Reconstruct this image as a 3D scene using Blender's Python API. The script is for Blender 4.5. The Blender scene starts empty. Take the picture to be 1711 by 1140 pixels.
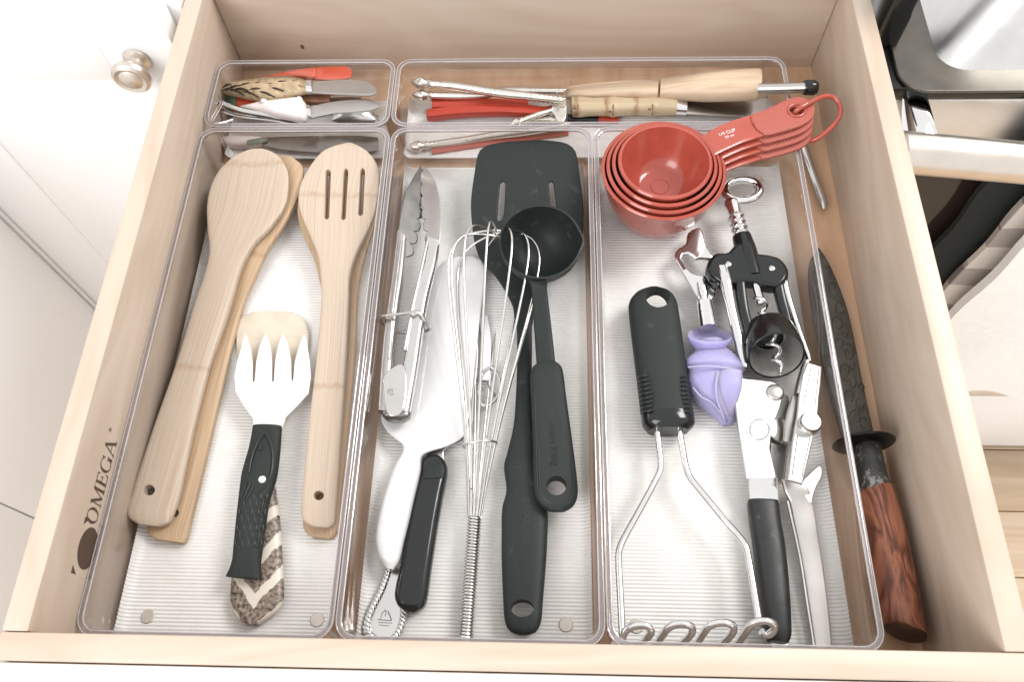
import bpy, bmesh, math, random
import numpy as np
from mathutils import Vector, Matrix
random.seed(7)
SC = bpy.context.scene
COL = SC.collection
R_ = math.radians
# ------------------------------------------------------------------ camera
CAM = Vector((0.01931, -0.04829, 0.54065))
PITCH, YAW, ROLL, FPX = R_(63.30968), R_(5.00891), R_(-4.11807), 1350.515
ROT = (Matrix.Rotation(YAW, 3, 'Z') @ Matrix.Rotation(math.pi/2-PITCH, 3, 'X') @ Matrix.Rotation(ROLL, 3, 'Z'))
cd = bpy.data.cameras.new('camera'); cam = bpy.data.objects.new('camera', cd); COL.objects.link(cam)
cam.matrix_world = Matrix.Translation(CAM) @ ROT.to_4x4()
cd.sensor_width = 36.0; cd.lens = FPX/1711*36.0; cd.clip_start = .01; cd.clip_end = 50
SC.camera = cam
# ------------------------------------------------------------------ light
w = bpy.data.worlds.new('World'); SC.world = w; w.use_nodes = True
bg = w.node_tree.nodes['Background']; bg.inputs[0].default_value = (1.0, .985, .97, 1); bg.inputs[1].default_value = .86
def area(name, loc, target, size, power, col):
    l = bpy.data.lights.new(name, 'AREA'); l.shape = 'RECTANGLE'; l.size = size[0]; l.size_y = size[1]
    l.energy = power; l.color = col
    o = bpy.data.objects.new(name, l); COL.objects.link(o); o.location = loc
    o.rotation_euler = (Vector(target)-Vector(loc)).to_track_quat('-Z', 'Y').to_euler()
area('ceiling_lamp', (1.65, 1.05, 2.1), (0, .2, 0), (.95, .95), 38, (1, .98, .955))
area('window_light', (-1.5, -1.5, 1.9), (0, .2, 0), (1.5, 1.5), 36, (1, 1, 1))
SC.view_settings.view_transform = 'Standard'; SC.view_settings.look = 'None'
SC.view_settings.exposure = 0.47; SC.view_settings.gamma = 1.0
SC.render.engine = 'CYCLES'
cy = SC.cycles; cy.max_bounces = 14; cy.transparent_max_bounces = 40; cy.glossy_bounces = 6; cy.transmission_bounces = 10
cy.caustics_refractive = True; cy.caustics_reflective = False; cy.use_denoising = True; cy.sample_clamp_indirect = 6; cy.blur_glossy = .5

# ------------------------------------------------------------------ calibrated placing: pixel of the 1711x1140 photo + a real height/plane -> point in metres
def ray(px, py): return ROT @ Vector(((px-855.5)/FPX, -(py-570)/FPX, -1))
def P(px, py, z): d = ray(px, py); return CAM + d*((z-CAM.z)/d.z)
def PY(px, py, y): d = ray(px, py); return CAM + d*((y-CAM.y)/d.y)
def PX(px, py, x): d = ray(px, py); return CAM + d*((x-CAM.x)/d.x)
# ------------------------------------------------------------------ scene graph helpers
WL = {}
def tag(o, label=None, cat=None, group=None, kind=None):
    for k, v in (('label', label), ('category', cat), ('group', group), ('kind', kind)):
        if v: o[k] = v
    return o
def thing(name, label, cat, loc, group=None):
    o = bpy.data.objects.new(name, None); COL.objects.link(o); o.empty_display_size = .02
    o.location = loc; WL[o] = Vector(loc); return tag(o, label, cat, group)
def obj(name, me, mat, parent=None, origin=None, label=None):
    if isinstance(me, bmesh.types.BMesh):
        bm = me; me = bpy.data.meshes.new(name); bm.to_mesh(me); bm.free()
    me.name = name
    o = bpy.data.objects.new(name, me); COL.objects.link(o)
    if parent is not None:
        o.parent = parent; base = WL[parent]
    else:
        base = Vector(origin) if origin is not None else Vector((0, 0, 0)); o.location = base
    me.transform(Matrix.Translation(-base)); WL[o] = base.copy()
    me.materials.clear(); me.materials.append(mat)
    if label: o['label'] = label
    return o
def smooth(me, ang=38):
    me.shade_smooth(); me.set_sharp_from_angle(angle=R_(ang)); return me
# ------------------------------------------------------------------ geometry helpers
def cr(pts, n, closed=False):
    A = np.array([list(p) for p in pts], float); m = len(A)
    if closed: A = np.vstack([A[-1], A, A[0], A[1]])
    else: A = np.vstack([2*A[0]-A[1], A, 2*A[-1]-A[-2]])
    segs = m if closed else m-1
    d = np.array([max(1e-6, np.linalg.norm(A[i+2]-A[i+1])) for i in range(segs)]); cum = np.concatenate([[0], np.cumsum(d)])
    out = []
    for t in np.linspace(0, cum[-1], n, endpoint=not closed):
        i = min(segs-1, int(np.searchsorted(cum, t, 'right')-1)); u = (t-cum[i])/d[i]
        p0, p1, p2, p3 = A[i], A[i+1], A[i+2], A[i+3]
        # finite-difference tangents weighted by chord
        def ch(a, b): return max(1e-6, np.linalg.norm(b-a))
        m1 = (p2-p0)/(ch(p0, p1)+ch(p1, p2))*d[i]; m2 = (p3-p1)/(ch(p1, p2)+ch(p2, p3))*d[i]
        u2, u3 = u*u, u*u*u
        out.append((2*u3-3*u2+1)*p1+(u3-2*u2+u)*m1+(-2*u3+3*u2)*p2+(u3-u2)*m2)
    return np.array(out)
def mesh_from(verts, faces, uvs=None, sm=38):
    me = bpy.data.meshes.new('m'); me.from_pydata([tuple(v) for v in verts], [], faces); me.update()
    if uvs is not None:
        ul = me.uv_layers.new(name='UVMap')
        for l in me.loops: ul.data[l.index].uv = uvs[l.vertex_index]
    if sm: smooth(me, sm)
    return me
def loft(rows, seg=24, n=None, sq=2.6, sm=40, bulge=None):
    """rows: (Lx,Ly,Rx,Ry,z,thick[,dish]) - both edges as photo pixels at real height z; lofted into a closed solid"""
    W = []
    for r in rows:
        L = P(r[0], r[1], r[4]); Rr = P(r[2], r[3], r[4])
        W.append(list(L)+list(Rr)+[r[5], r[6] if len(r) > 6 else 0.0])
    W = cr(W, n or max(12, len(rows)*5)); verts = []; uvs = []; faces = []; s = 0.0; pm = None
    for k, r in enumerate(W):
        L, Rr, t, dish = Vector(r[:3]), Vector(r[3:6]), max(1e-4, r[6]), r[7]
        mid = (L+Rr)/2; half = (Rr-L)/2
        if pm is not None: s += (mid-pm).length
        pm = mid
        for j in range(seg):
            a = 2*math.pi*j/seg; c, v = math.cos(a), math.sin(a)
            x = math.copysign(abs(c)**(2/sq), c); z = math.copysign(abs(v)**(2/sq), v)
            p = mid+half*x+Vector((0, 0, t/2*z-dish*(1-x*x)))
            verts.append(p); uvs.append((x*half.length, s))
    N = len(W)
    for k in range(N-1):
        for j in range(seg):
            a = k*seg+j; b = k*seg+(j+1) % seg
            faces.append((a, b, b+seg, a+seg))
    faces.append(tuple(range(seg))[::-1]); faces.append(tuple((N-1)*seg+j for j in range(seg)))
    me = mesh_from(verts, faces, uvs, None)
    bm = bmesh.new(); bm.from_mesh(me); bmesh.ops.recalc_face_normals(bm, faces=bm.faces); bm.to_mesh(me); bm.free()
    return smooth(me, sm)
def tube(path, rad, seg=10, n=None, closed=False, cap=True, flat=None):
    pts = np.array([list(p) for p in path], float)
    if n: pts = cr(pts, n, closed)
    N = len(pts)
    rads = rad if hasattr(rad, '__len__') else [rad]*N
    if len(rads) != N: rads = np.interp(np.linspace(0, 1, N), np.linspace(0, 1, len(rads)), rads)
    T = []
    for i in range(N):
        a, b = (pts[(i-1) % N], pts[(i+1) % N]) if closed else (pts[max(0, i-1)], pts[min(N-1, i+1)])
        T.append(Vector(b-a).normalized())
    up = Vector((0, 0, 1)) if abs(T[0].z) < .9 else Vector((1, 0, 0))
    nrm = (up-T[0]*up.dot(T[0])).normalized(); verts = []; uvs = []; s = 0
    for i in range(N):
        if i: nrm = (nrm-T[i]*nrm.dot(T[i])).normalized(); s += np.linalg.norm(pts[i]-pts[i-1])
        bi = T[i].cross(nrm)
        for j in range(seg):
            a = 2*math.pi*j/seg
            verts.append(Vector(pts[i])+nrm*(math.cos(a)*rads[i]*(flat or 1))+bi*(math.sin(a)*rads[i])); uvs.append((a*rads[i], s))
    faces = []
    for i in range(N if closed else N-1):
        for j in range(seg):
            a = i*seg+j; b = i*seg+(j+1) % seg; i2 = (i+1) % N
            faces.append((a, b, i2*seg+(j+1) % seg, i2*seg+j))
    if not closed and cap: faces += [tuple(range(seg))[::-1], tuple((N-1)*seg+j for j in range(seg))]
    return mesh_from(verts, faces, uvs, 50)
def lathe(prof, origin, axis, seg=36, closed=False, mod=None, sm=35):
    """prof (r, h) along axis; mod(angle, r, h)->r"""
    origin = Vector(origin); ax = Vector(axis).normalized()
    u = ax.cross(Vector((0, 1, 0)) if abs(ax.y) < .9 else Vector((1, 0, 0))).normalized(); v = ax.cross(u)
    verts = []; faces = []; uvs = []
    for (r, h) in prof:
        for j in range(seg):
            a = 2*math.pi*j/seg; rr = max(mod(a, r, h) if mod else r, 1e-5)
            verts.append(origin+ax*h+u*(math.cos(a)*rr)+v*(math.sin(a)*rr)); uvs.append((a*.02, h))
    N = len(prof)
    for i in range(N if closed else N-1):
        for j in range(seg):
            a = i*seg+j; b = i*seg+(j+1) % seg; i2 = (i+1) % N
            faces.append((a, b, i2*seg+(j+1) % seg, i2*seg+j))
    if not closed: faces += [tuple(range(seg))[::-1], tuple((N-1)*seg+j for j in range(seg))]
    me = mesh_from(verts, faces, uvs, None)
    bm = bmesh.new(); bm.from_mesh(me); bmesh.ops.recalc_face_normals(bm, faces=bm.faces); bm.to_mesh(me); bm.free()
    return smooth(me, sm)
def box(lo, hi, bev=.001, seg=2):
    bm = bmesh.new(); bmesh.ops.create_cube(bm, size=1)
    lo, hi = Vector(lo), Vector(hi)
    for v in bm.verts: v.co = Vector(((lo[i]+hi[i])/2+v.co[i]*(hi[i]-lo[i]) for i in range(3)))
    if bev: bmesh.ops.bevel(bm, geom=bm.edges[:], offset=bev, segments=seg, affect='EDGES', profile=.5)
    me = bpy.data.meshes.new('b'); bm.to_mesh(me); bm.free(); return smooth(me, 40)
def join(*meshes):
    bm = bmesh.new()
    for m in meshes: bm.from_mesh(m)
    me = bpy.data.meshes.new('j'); bm.to_mesh(me); bm.free(); return smooth(me, 40)
def evaluated(o):
    dg = bpy.context.evaluated_depsgraph_get(); me = bpy.data.meshes.new_from_object(o.evaluated_get(dg)); return me
def uv_axis(me, a, b):
    """uv in metres: v runs from a to b on the plan, u across"""
    d = Vector((b[0]-a[0], b[1]-a[1])).normalized(); pr = Vector((-d.y, d.x))
    ul = me.uv_layers[0] if me.uv_layers else me.uv_layers.new(name='UVMap')
    for l in me.loops:
        c = me.vertices[l.vertex_index].co; q = Vector((c.x-a[0], c.y-a[1])); ul.data[l.index].uv = (q.dot(pr), q.dot(d))
    return me
def sheet(outline, z, thick, bev=.0006, holes=(), rnd=None, zf=None, world=False):
    """flat plate: outline (photo pixels at height z of its top) cut and given real thickness"""
    cu = bpy.data.curves.new('c', 'CURVE'); cu.dimensions = '2D'; cu.fill_mode = 'BOTH'
    cu.extrude = max(1e-5, thick/2-bev); cu.bevel_depth = bev; cu.bevel_resolution = 2; cu.offset = -bev
    for k, pl in enumerate([outline]+list(holes)):
        pts = [Vector((p[0], p[1], 0)) if world else P(p[0], p[1], z) for p in pl]
        if rnd: pts = [Vector(v) for v in cr([(p.x, p.y, 0) for p in pts], len(pts)*rnd, True)]
        sp = cu.splines.new('POLY'); sp.points.add(len(pts)-1); sp.use_cyclic_u = True
        for i, p in enumerate(pts): sp.points[i].co = (p.x, p.y, 0, 1)
    o = bpy.data.objects.new('c', cu); COL.objects.link(o)
    me = evaluated(o); bpy.data.objects.remove(o); bpy.data.curves.remove(cu)
    for v in me.vertices:
        v.co.z += z-thick/2
        if zf: v.co.z += zf(v.co.x, v.co.y)
    return smooth(me, 35)
def plane_sheet(outline, pl, thick, bev=.0006, holes=(), rnd=None):
    """plate lying in a tilted plane z = a + b*x + c*y (outline and holes as photo pixels on that plane)"""
    a, b, c = pl
    def Q(px, py):
        d = ray(px, py); t = (a+b*CAM.x+c*CAM.y-CAM.z)/(d.z-b*d.x-c*d.y); p = CAM+d*t; return (p.x, p.y)
    return sheet([Q(*p) for p in outline], 0, thick, bev, [[Q(*p) for p in h] for h in holes], rnd, lambda x, y: a+b*x+c*y, True)
def ell(cx, cy, rx, ry, n=20, a0=0): return [(cx+rx*math.cos(a0+2*math.pi*i/n), cy+ry*math.sin(a0+2*math.pi*i/n)) for i in range(n)]
def cut(me, *cutters):
    """boolean difference"""
    o = bpy.data.objects.new('t', me); COL.objects.link(o); cs = []
    for c in cutters:
        k = bpy.data.objects.new('k', c); COL.objects.link(k); cs.append(k)
        m = o.modifiers.new('b', 'BOOLEAN'); m.operation = 'DIFFERENCE'; m.object = k; m.solver = 'EXACT'
    out = evaluated(o)
    for k in cs: bpy.data.objects.remove(k)
    bpy.data.objects.remove(o)
    return smooth(out, 38)
def prism(pl, z0, z1):
    """cutter: straight vertical prism whose outline is given in pixels at height (z0+z1)/2"""
    zm = (z0+z1)/2; pts = [P(x, y, zm) for x, y in pl]; n = len(pts)
    vs = [(p.x, p.y, z0) for p in pts]+[(p.x, p.y, z1) for p in pts]
    fs = [tuple(range(n)), tuple(range(n, 2*n))]+[(i, (i+1) % n, n+(i+1) % n, n+i) for i in range(n)]
    me = mesh_from(vs, fs, None, None); bm = bmesh.new(); bm.from_mesh(me); bmesh.ops.recalc_face_normals(bm, faces=bm.faces); bm.to_mesh(me); bm.free()
    return me
def text_mesh(body, size, origin, xd, yd, depth=.0002, center=True):
    cu = bpy.data.curves.new('t', 'FONT'); cu.body = body; cu.size = size; cu.extrude = depth; cu.align_x = 'CENTER' if center else 'LEFT'; cu.align_y = 'CENTER'
    o = bpy.data.objects.new('t', cu); COL.objects.link(o); me = evaluated(o); bpy.data.objects.remove(o); bpy.data.curves.remove(cu)
    x = Vector(xd).normalized(); y = Vector(yd); y = (y-x*y.dot(x)).normalized(); n = x.cross(y)
    M = Matrix((x, y, n)).transposed().to_4x4(); M.translation = Vector(origin); me.transform(M); return me
def ball(c, r, sx=1, sy=1, sz=1, u=14, v=8, rotz=0):
    bm = bmesh.new(); bmesh.ops.create_uvsphere(bm, u_segments=u, v_segments=v, radius=r)
    M = Matrix.Translation(c) @ Matrix.Rotation(rotz, 4, 'Z') @ Matrix.Diagonal((sx, sy, sz, 1)); bm.transform(M)
    me = bpy.data.meshes.new('s'); bm.to_mesh(me); bm.free(); me.shade_smooth(); return me
def disc(c, r, h, axis=(0, 0, 1), seg=24, bev=.0006):
    return lathe([(r*.2, 0), (r, 0), (r, h-bev), (r-bev, h), (r*.2, h)], c, axis, seg)
# ------------------------------------------------------------------ materials
def mat(name):
    m = bpy.data.materials.new(name); m.use_nodes = True; nt = m.node_tree
    return m, nt, nt.nodes['Principled BSDF']
def nd(nt, t, **kw):
    n = nt.nodes.new(t)
    for k, v in kw.items():
        if k.startswith('i_'):
            key = k[2:]; key = int(key) if key.isdigit() else key.replace('_', ' ')
            n.inputs[key].default_value = v
        else: setattr(n, k, v)
    return n
def L(nt, a, b): nt.links.new(a, b)
def ramp(nt, fac, stops):
    r = nt.nodes.new('ShaderNodeValToRGB'); e = r.color_ramp.elements
    while len(e) < len(stops): e.new(.5)
    for i, (p, c) in enumerate(stops): e[i].position = p; e[i].color = (*c, 1)
    L(nt, fac, r.inputs[0]); return r.outputs[0]
def plain(name, col, rough=.4, metal=0, var=.08, scale=60, bump=.0, bscale=400, coat=0, spec=.5, rvar=.1, wear=None):
    m, nt, b = mat(name)
    tc = nd(nt, 'ShaderNodeTexCoord'); no = nd(nt, 'ShaderNodeTexNoise', i_Scale=scale, i_Detail=5.0, i_Roughness=.6); L(nt, tc.outputs['Object'], no.inputs['Vector'])
    c = ramp(nt, no.outputs[0], [(.3, tuple(x*(1-var) for x in col)), (.7, tuple(min(1, x*(1+var)) for x in col))])
    if wear:
        n2 = nd(nt, 'ShaderNodeTexNoise', i_Scale=wear[1], i_Detail=6.0, i_Roughness=.65); L(nt, tc.outputs['Object'], n2.inputs['Vector'])
        f = ramp(nt, n2.outputs[0], [(wear[2], (0, 0, 0)), (wear[2]+.06, (1, 1, 1))])
        mx = nd(nt, 'ShaderNodeMixRGB'); L(nt, f, mx.inputs[0]); L(nt, c, mx.inputs[1]); mx.inputs[2].default_value = (*wear[0], 1); c = mx.outputs[0]
    L(nt, c, b.inputs['Base Color'])
    mr = nd(nt, 'ShaderNodeMapRange', i_1=.3, i_2=.7, i_3=max(.02, rough-rvar*rough), i_4=min(1, rough+rvar*rough)); L(nt, no.outputs[0], mr.inputs[0]); L(nt, mr.outputs[0], b.inputs['Roughness'])
    b.inputs['Metallic'].default_value = metal; b.inputs['Specular IOR Level'].default_value = spec; b.inputs['Coat Weight'].default_value = coat
    if bump:
        n3 = nd(nt, 'ShaderNodeTexNoise', i_Scale=bscale, i_Detail=3.0); L(nt, tc.outputs['Object'], n3.inputs['Vector'])
        bp = nd(nt, 'ShaderNodeBump', i_Strength=bump, i_Distance=.0005); L(nt, n3.outputs[0], bp.inputs['Height']); L(nt, bp.outputs[0], b.inputs['Normal'])
    return m
def wood(name, stops, axis='Y', fine=170, along=5, rough=.5, coord='Object', bump=.06, bands=(), bandcol=(.3, .17, .08), rings=.35, ringscale=9, bandamt=.6):
    """axis: direction of the grain; bands: positions (m along v) of bamboo nodes"""
    m, nt, b = mat(name)
    tc = nd(nt, 'ShaderNodeTexCoord'); mp = nd(nt, 'ShaderNodeMapping')
    sc = {'X': (along, fine, fine), 'Y': (fine, along, fine), 'Z': (fine, fine, along)}[axis]
    mp.inputs['Scale'].default_value = sc; L(nt, tc.outputs[coord], mp.inputs[0])
    n1 = nd(nt, 'ShaderNodeTexNoise', i_Scale=1.0, i_Detail=6.0, i_Roughness=.55, i_Distortion=.2); L(nt, mp.outputs[0], n1.inputs['Vector'])
    mp2 = nd(nt, 'ShaderNodeMapping'); mp2.inputs['Scale'].default_value = tuple(x*(ringscale/fine) if x == fine else x*.35 for x in sc); L(nt, tc.outputs[coord], mp2.inputs[0])
    n2 = nd(nt, 'ShaderNodeTexNoise', i_Scale=1.0, i_Detail=3.0, i_Distortion=1.2); L(nt, mp2.outputs[0], n2.inputs['Vector'])
    ml = nd(nt, 'ShaderNodeMath', operation='MULTIPLY', i_1=14.0); L(nt, n2.outputs[0], ml.inputs[0])
    fr = nd(nt, 'ShaderNodeMath', operation='PINGPONG', i_1=1.0); L(nt, ml.outputs[0], fr.inputs[0])
    mx = nd(nt, 'ShaderNodeMix', data_type='FLOAT'); mx.inputs[0].default_value = rings; L(nt, n1.outputs[0], mx.inputs[2]); L(nt, fr.outputs[0], mx.inputs[3])
    c = ramp(nt, mx.outputs[0], stops)
    if bands:
        sx = nd(nt, 'ShaderNodeSeparateXYZ'); L(nt, tc.outputs[coord], sx.inputs[0]); tot = None
        nz = nd(nt, 'ShaderNodeTexNoise', i_Scale=160.0, i_Detail=3.0); L(nt, tc.outputs[coord], nz.inputs['Vector'])
        for v0 in bands:
            a = nd(nt, 'ShaderNodeMath', operation='MULTIPLY_ADD', i_1=.008, i_2=-v0-.004); L(nt, nz.outputs[0], a.inputs[0])
            s = nd(nt, 'ShaderNodeMath', operation='ADD'); L(nt, sx.outputs[1], s.inputs[0]); L(nt, a.outputs[0], s.inputs[1])
            ab = nd(nt, 'ShaderNodeMath', operation='ABSOLUTE'); L(nt, s.outputs[0], ab.inputs[0])
            mr = nd(nt, 'ShaderNodeMapRange', i_1=.0004, i_2=.0034, i_3=bandamt, i_4=0.0); L(nt, ab.outputs[0], mr.inputs[0])
            m2 = nd(nt, 'ShaderNodeMath', operation='MULTIPLY'); L(nt, mr.outputs[0], m2.inputs[0]); L(nt, nz.outputs[0], m2.inputs[1])
            mm = nd(nt, 'ShaderNodeMixRGB'); L(nt, m2.outputs[0], mm.inputs[0]); L(nt, c, mm.inputs[1]); mm.inputs[2].default_value = (*bandcol, 1); c = mm.outputs[0]
    L(nt, c, b.inputs['Base Color']); b.inputs['Roughness'].default_value = rough
    bp = nd(nt, 'ShaderNodeBump', i_Strength=bump, i_Distance=.001); L(nt, n1.outputs[0], bp.inputs['Height']); L(nt, bp.outputs[0], b.inputs['Normal'])
    return m
def clear(name, tint=(.985, .98, .985), white=0.0, rough=.03, boost=1.0):
    """thin clear plastic: see-through with a Fresnel gloss, optional diffuse white standing in for reflected light"""
    m, nt, b = mat(name); nt.nodes.remove(b); out = nt.nodes['Material Output']
    tr = nd(nt, 'ShaderNodeBsdfTransparent'); lw = nd(nt, 'ShaderNodeLayerWeight', i_Blend=.5)
    tc_ = ramp(nt, lw.outputs['Facing'], [(.78, tint), (1.0, (.70, .64, .67))]); L(nt, tc_, tr.inputs[0])
    sh = tr.outputs[0]
    if white:
        df = nd(nt, 'ShaderNodeBsdfDiffuse'); df.inputs[0].default_value = (.93, .92, .90, 1)
        mx = nd(nt, 'ShaderNodeMixShader'); mx.inputs[0].default_value = white; L(nt, sh, mx.inputs[1])
        tco = nd(nt, 'ShaderNodeTexCoord'); nz = nd(nt, 'ShaderNodeTexNoise', i_Scale=38.0, i_Detail=7.0, i_Roughness=.65); L(nt, tco.outputs['Object'], nz.inputs['Vector'])
        mrr = nd(nt, 'ShaderNodeMapRange', i_1=.3, i_2=.7, i_3=white*.92, i_4=min(1, white*1.08)); L(nt, nz.outputs[0], mrr.inputs[0]); L(nt, mrr.outputs[0], mx.inputs[0]); L(nt, df.outputs[0], mx.inputs[2]); sh = mx.outputs[0]
    gl = nd(nt, 'ShaderNodeBsdfGlossy'); gl.inputs['Roughness'].default_value = rough
    pw = nd(nt, 'ShaderNodeMath', operation='POWER', i_1=5.0); L(nt, lw.outputs['Facing'], pw.inputs[0])
    ml = nd(nt, 'ShaderNodeMath', operation='MULTIPLY_ADD', i_1=.9*boost, i_2=.045*boost, use_clamp=True); L(nt, pw.outputs[0], ml.inputs[0])
    mx = nd(nt, 'ShaderNodeMixShader'); L(nt, ml.outputs[0], mx.inputs[0]); L(nt, sh, mx.inputs[1]); L(nt, gl.outputs[0], mx.inputs[2]); L(nt, mx.outputs[0], out.inputs[0])
    return m
MAPLE = [(.2, (.485, .38, .295)), (.5, (.53, .43, .345)), (.8, (.565, .47, .385))]
M = {}
M['maple_y'] = wood('maple side grain', MAPLE, 'Y', 120, 6, .42, bump=.03)
M['maple_x'] = wood('maple cross grain', MAPLE, 'X', 120, 6, .42, bump=.03)
M['ply'] = wood('drawer bottom plywood', [(.2, (.47, .29, .18)), (.55, (.56, .37, .24)), (.85, (.62, .43, .30))], 'Y', 90, 5, .45, bump=.03)
BAM = [(.25, (.40, .305, .225)), (.5, (.49, .395, .31)), (.75, (.56, .47, .385))]
M['bamboo_spoon'] = wood('bamboo spoon', BAM, 'Y', 1100, 9, .55, 'UV', .1, (.014, .187), (.30, .16, .07), .0)
M['bamboo_slot'] = wood('bamboo slotted', BAM, 'Y', 1100, 9, .55, 'UV', .1, (.047, .205), (.30, .16, .07), .0)
M['bamboo_shaded'] = wood('shaded brown bamboo', [(.25, (.34, .22, .13)), (.5, (.46, .32, .20)), (.75, (.55, .41, .28))], 'Y', 900, 9, .5, 'UV', .1, (.09,), (.25, .12, .05), .0)  # shade beneath the upper spoon and turner is put into this wood colour
M['pale_wood'] = wood('pale handle wood', [(.25, (.50, .36, .24)), (.5, (.60, .455, .32)), (.8, (.67, .53, .39))], 'Y', 300, 14, .45, 'UV', .05, (), rings=.25, ringscale=60)
M['cane'] = wood('bamboo cane', [(.25, (.36, .275, .17)), (.5, (.46, .36, .235)), (.8, (.52, .42, .29))], 'Y', 400, 14, .3, 'UV', .03, (.0045, .030, .055), (.22, .1, .03), .1, bandamt=1.3)
M['rosewood'] = wood('rosewood', [(.25, (.07, .02, .012)), (.5, (.21, .068, .036)), (.8, (.34, .13, .07))], 'Y', 700, 26, .38, 'UV', .12, (), rings=.45, ringscale=55)
M['floor_oak'] = wood('oak floor', [(.2, (.55, .40, .26)), (.55, (.66, .51, .36)), (.85, (.72, .58, .44))], 'X', 60, 3, .4, bump=.03)
M['clear'] = clear('clear plastic wall', (.99, .985, .985), .0, .03, 1.4)
M['ribbed'] = clear('clear ribbed plastic', (.97, .965, .955), .80, .34, 1.5)  # diffuse white stands in for ceiling light reflected by the ribs
M['rim'] = clear('clear plastic rim', (.84, .79, .815), .06, .08, 2.6)  # mauve tint stands in for the grey reflected on the lip
M['rim_edge'] = clear('plastic edge with painted highlight', (.97, .96, .965), .30, .05, 3.0)  # edge highlights painted in as diffuse white
M['steel'] = plain('polished steel', (.62, .61, .60), .16, 1, .05, 40, .02, 500, rvar=.4)
M['brushed'] = plain('brushed nickel plate', (.66, .655, .645), .34, 1, .06, 40, .03, 500)
M['tip_dark_reflection'] = plain('tong steel with dark reflection', (.15, .145, .14), .3, 1, .2, 60)  # same steel as the arms; its dark reflection is painted into the colour
M['door_steel'] = plain('oven door steel', (.78, .77, .76), .5, 1, .05, 40)
M['flange_dark_reflection'] = plain('steel flange with dark reflection', (.13, .12, .105), .3, 1, .1, 30)  # plain steel; dark surroundings it mirrors are painted into the colour
M['chrome'] = plain('chrome', (.74, .74, .74), .05, 1, .03, 40)
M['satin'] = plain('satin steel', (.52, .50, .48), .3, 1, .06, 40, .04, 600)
M['dark_steel'] = plain('dark steel', (.25, .245, .235), .26, 1, .1, 40, .03, 500)
M['silver'] = plain('tarnished silver', (.72, .69, .63), .22, 1, .1, 90, .3, 900, wear=((.42, .27, .13), 140, .64))
M['wire'] = plain('tinned wire', (.74, .73, .71), .2, 1, .06, 90, wear=((.20, .10, .05), 260, .66))
M['black_nylon'] = plain('black nylon', (.015, .020, .019), .5, 0, .15, 500, .12, 1800, rvar=.15, spec=.3, wear=((.034, .040, .038), 70, .60))
M['black_matte'] = plain('black soft rubber', (.019, .024, .022), .62, 0, .12, 500, .15, 2000, spec=.3, wear=((.036, .041, .039), 90, .62))
M['black_gloss'] = plain('black gloss plastic', (.008, .010, .010), .14, 0, .1, 80)
M['black_worn'] = plain('worn black dipped grip', (.012, .014, .014), .42, 0, .2, 150, .25, 160, wear=((.06, .065, .065), 110, .62))
M['white_plastic'] = plain('white plastic', (.80, .80, .81), .32, 0, .02, 60, coat=.2)
M['enamel'] = plain('white enamel', (.72, .72, .72), .14, 0, .02, 40, coat=.5)
M['cream'] = plain('cream horn', (.60, .53, .43), .35, 0, .12, 60)
M['red_cup'] = plain('terracotta plastic', (.375, .070, .046), .2, 0, .10, 45, .04, 900, coat=.45, rvar=.5, wear=((.42, .085, .058), 55, .62))
m, nt, b = mat('textured terracotta pad'); b.inputs['Base Color'].default_value = (.42, .105, .078, 1); b.inputs['Roughness'].default_value = .5
tc = nd(nt, 'ShaderNodeTexCoord'); wv = nd(nt, 'ShaderNodeTexWave', i_Scale=230.0); wv.bands_direction = 'DIAGONAL'; L(nt, tc.outputs['Object'], wv.inputs['Vector'])
bp = nd(nt, 'ShaderNodeBump', i_Strength=.9, i_Distance=.0006); L(nt, wv.outputs[1], bp.inputs['Height']); L(nt, bp.outputs[0], b.inputs['Normal']); M['red_pad'] = m
M['red_gloss'] = plain('red painted metal', (.40, .04, .02), .3, 0, .08, 60)
M['orange'] = plain('orange plastic', (.62, .095, .045), .4, 0, .08, 60, .05, 600)
M['pink_white'] = plain('pinkish porcelain', (.80, .73, .72), .25, 0, .04, 60, coat=.3)
M['green'] = plain('mottled green', (.12, .19, .12), .4, 0, .5, 260)
M['brown'] = plain('brown wood', (.20, .09, .05), .5, 0, .3, 120)
M['end_grain'] = plain('dark end grain', (.05, .022, .014), .5, 0, .4, 300)
M['wheat'] = plain('carved ivory resin', (.46, .35, .22), .4, 0, .3, 160, wear=((.16, .09, .04), 190, .58))
M['ink'] = plain('carving ink', (.035, .022, .012), .6)
M['print'] = plain('brown print', (.075, .042, .026), .6)
M['white_ink'] = plain('white ink', (.8, .78, .76), .6)
M['grey_ink'] = plain('engraved grey', (.25, .25, .25), .5)
M['emboss'] = plain('embossed black', (.014, .018, .018), .45)
M['white_paint'] = plain('white cabinet paint', (.88, .88, .89), .35, 0, .012, 8)
M['knob'] = plain('brushed nickel', (.68, .62, .56), .3, 1, .05, 60)
M['oven_glass'] = plain('black oven glass', (.035, .026, .022), .08, 0, .1, 4)
M['cooktop'] = plain('black cooktop', (.012, .013, .013), .2, 0, .1, 80)
M['black_towel'] = plain('black towel', (.014, .018, .018), .9, 0, .3, 300, .8, 700)
M['white_towel'] = plain('white towel', (.92, .92, .92), .95, 0, .03, 120, .8, 500)
M['guard'] = plain('blackened steel', (.03, .03, .03), .35, 1, .3, 90)
M['iron'] = plain('mottled iron', (.06, .062, .06), .42, .7, .3, 120, .2, 500, wear=((.32, .31, .30), 110, .56))
M['bellin'] = plain('smoked clear plastic', (.46, .45, .43), .22, .7, .15, 90)
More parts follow.
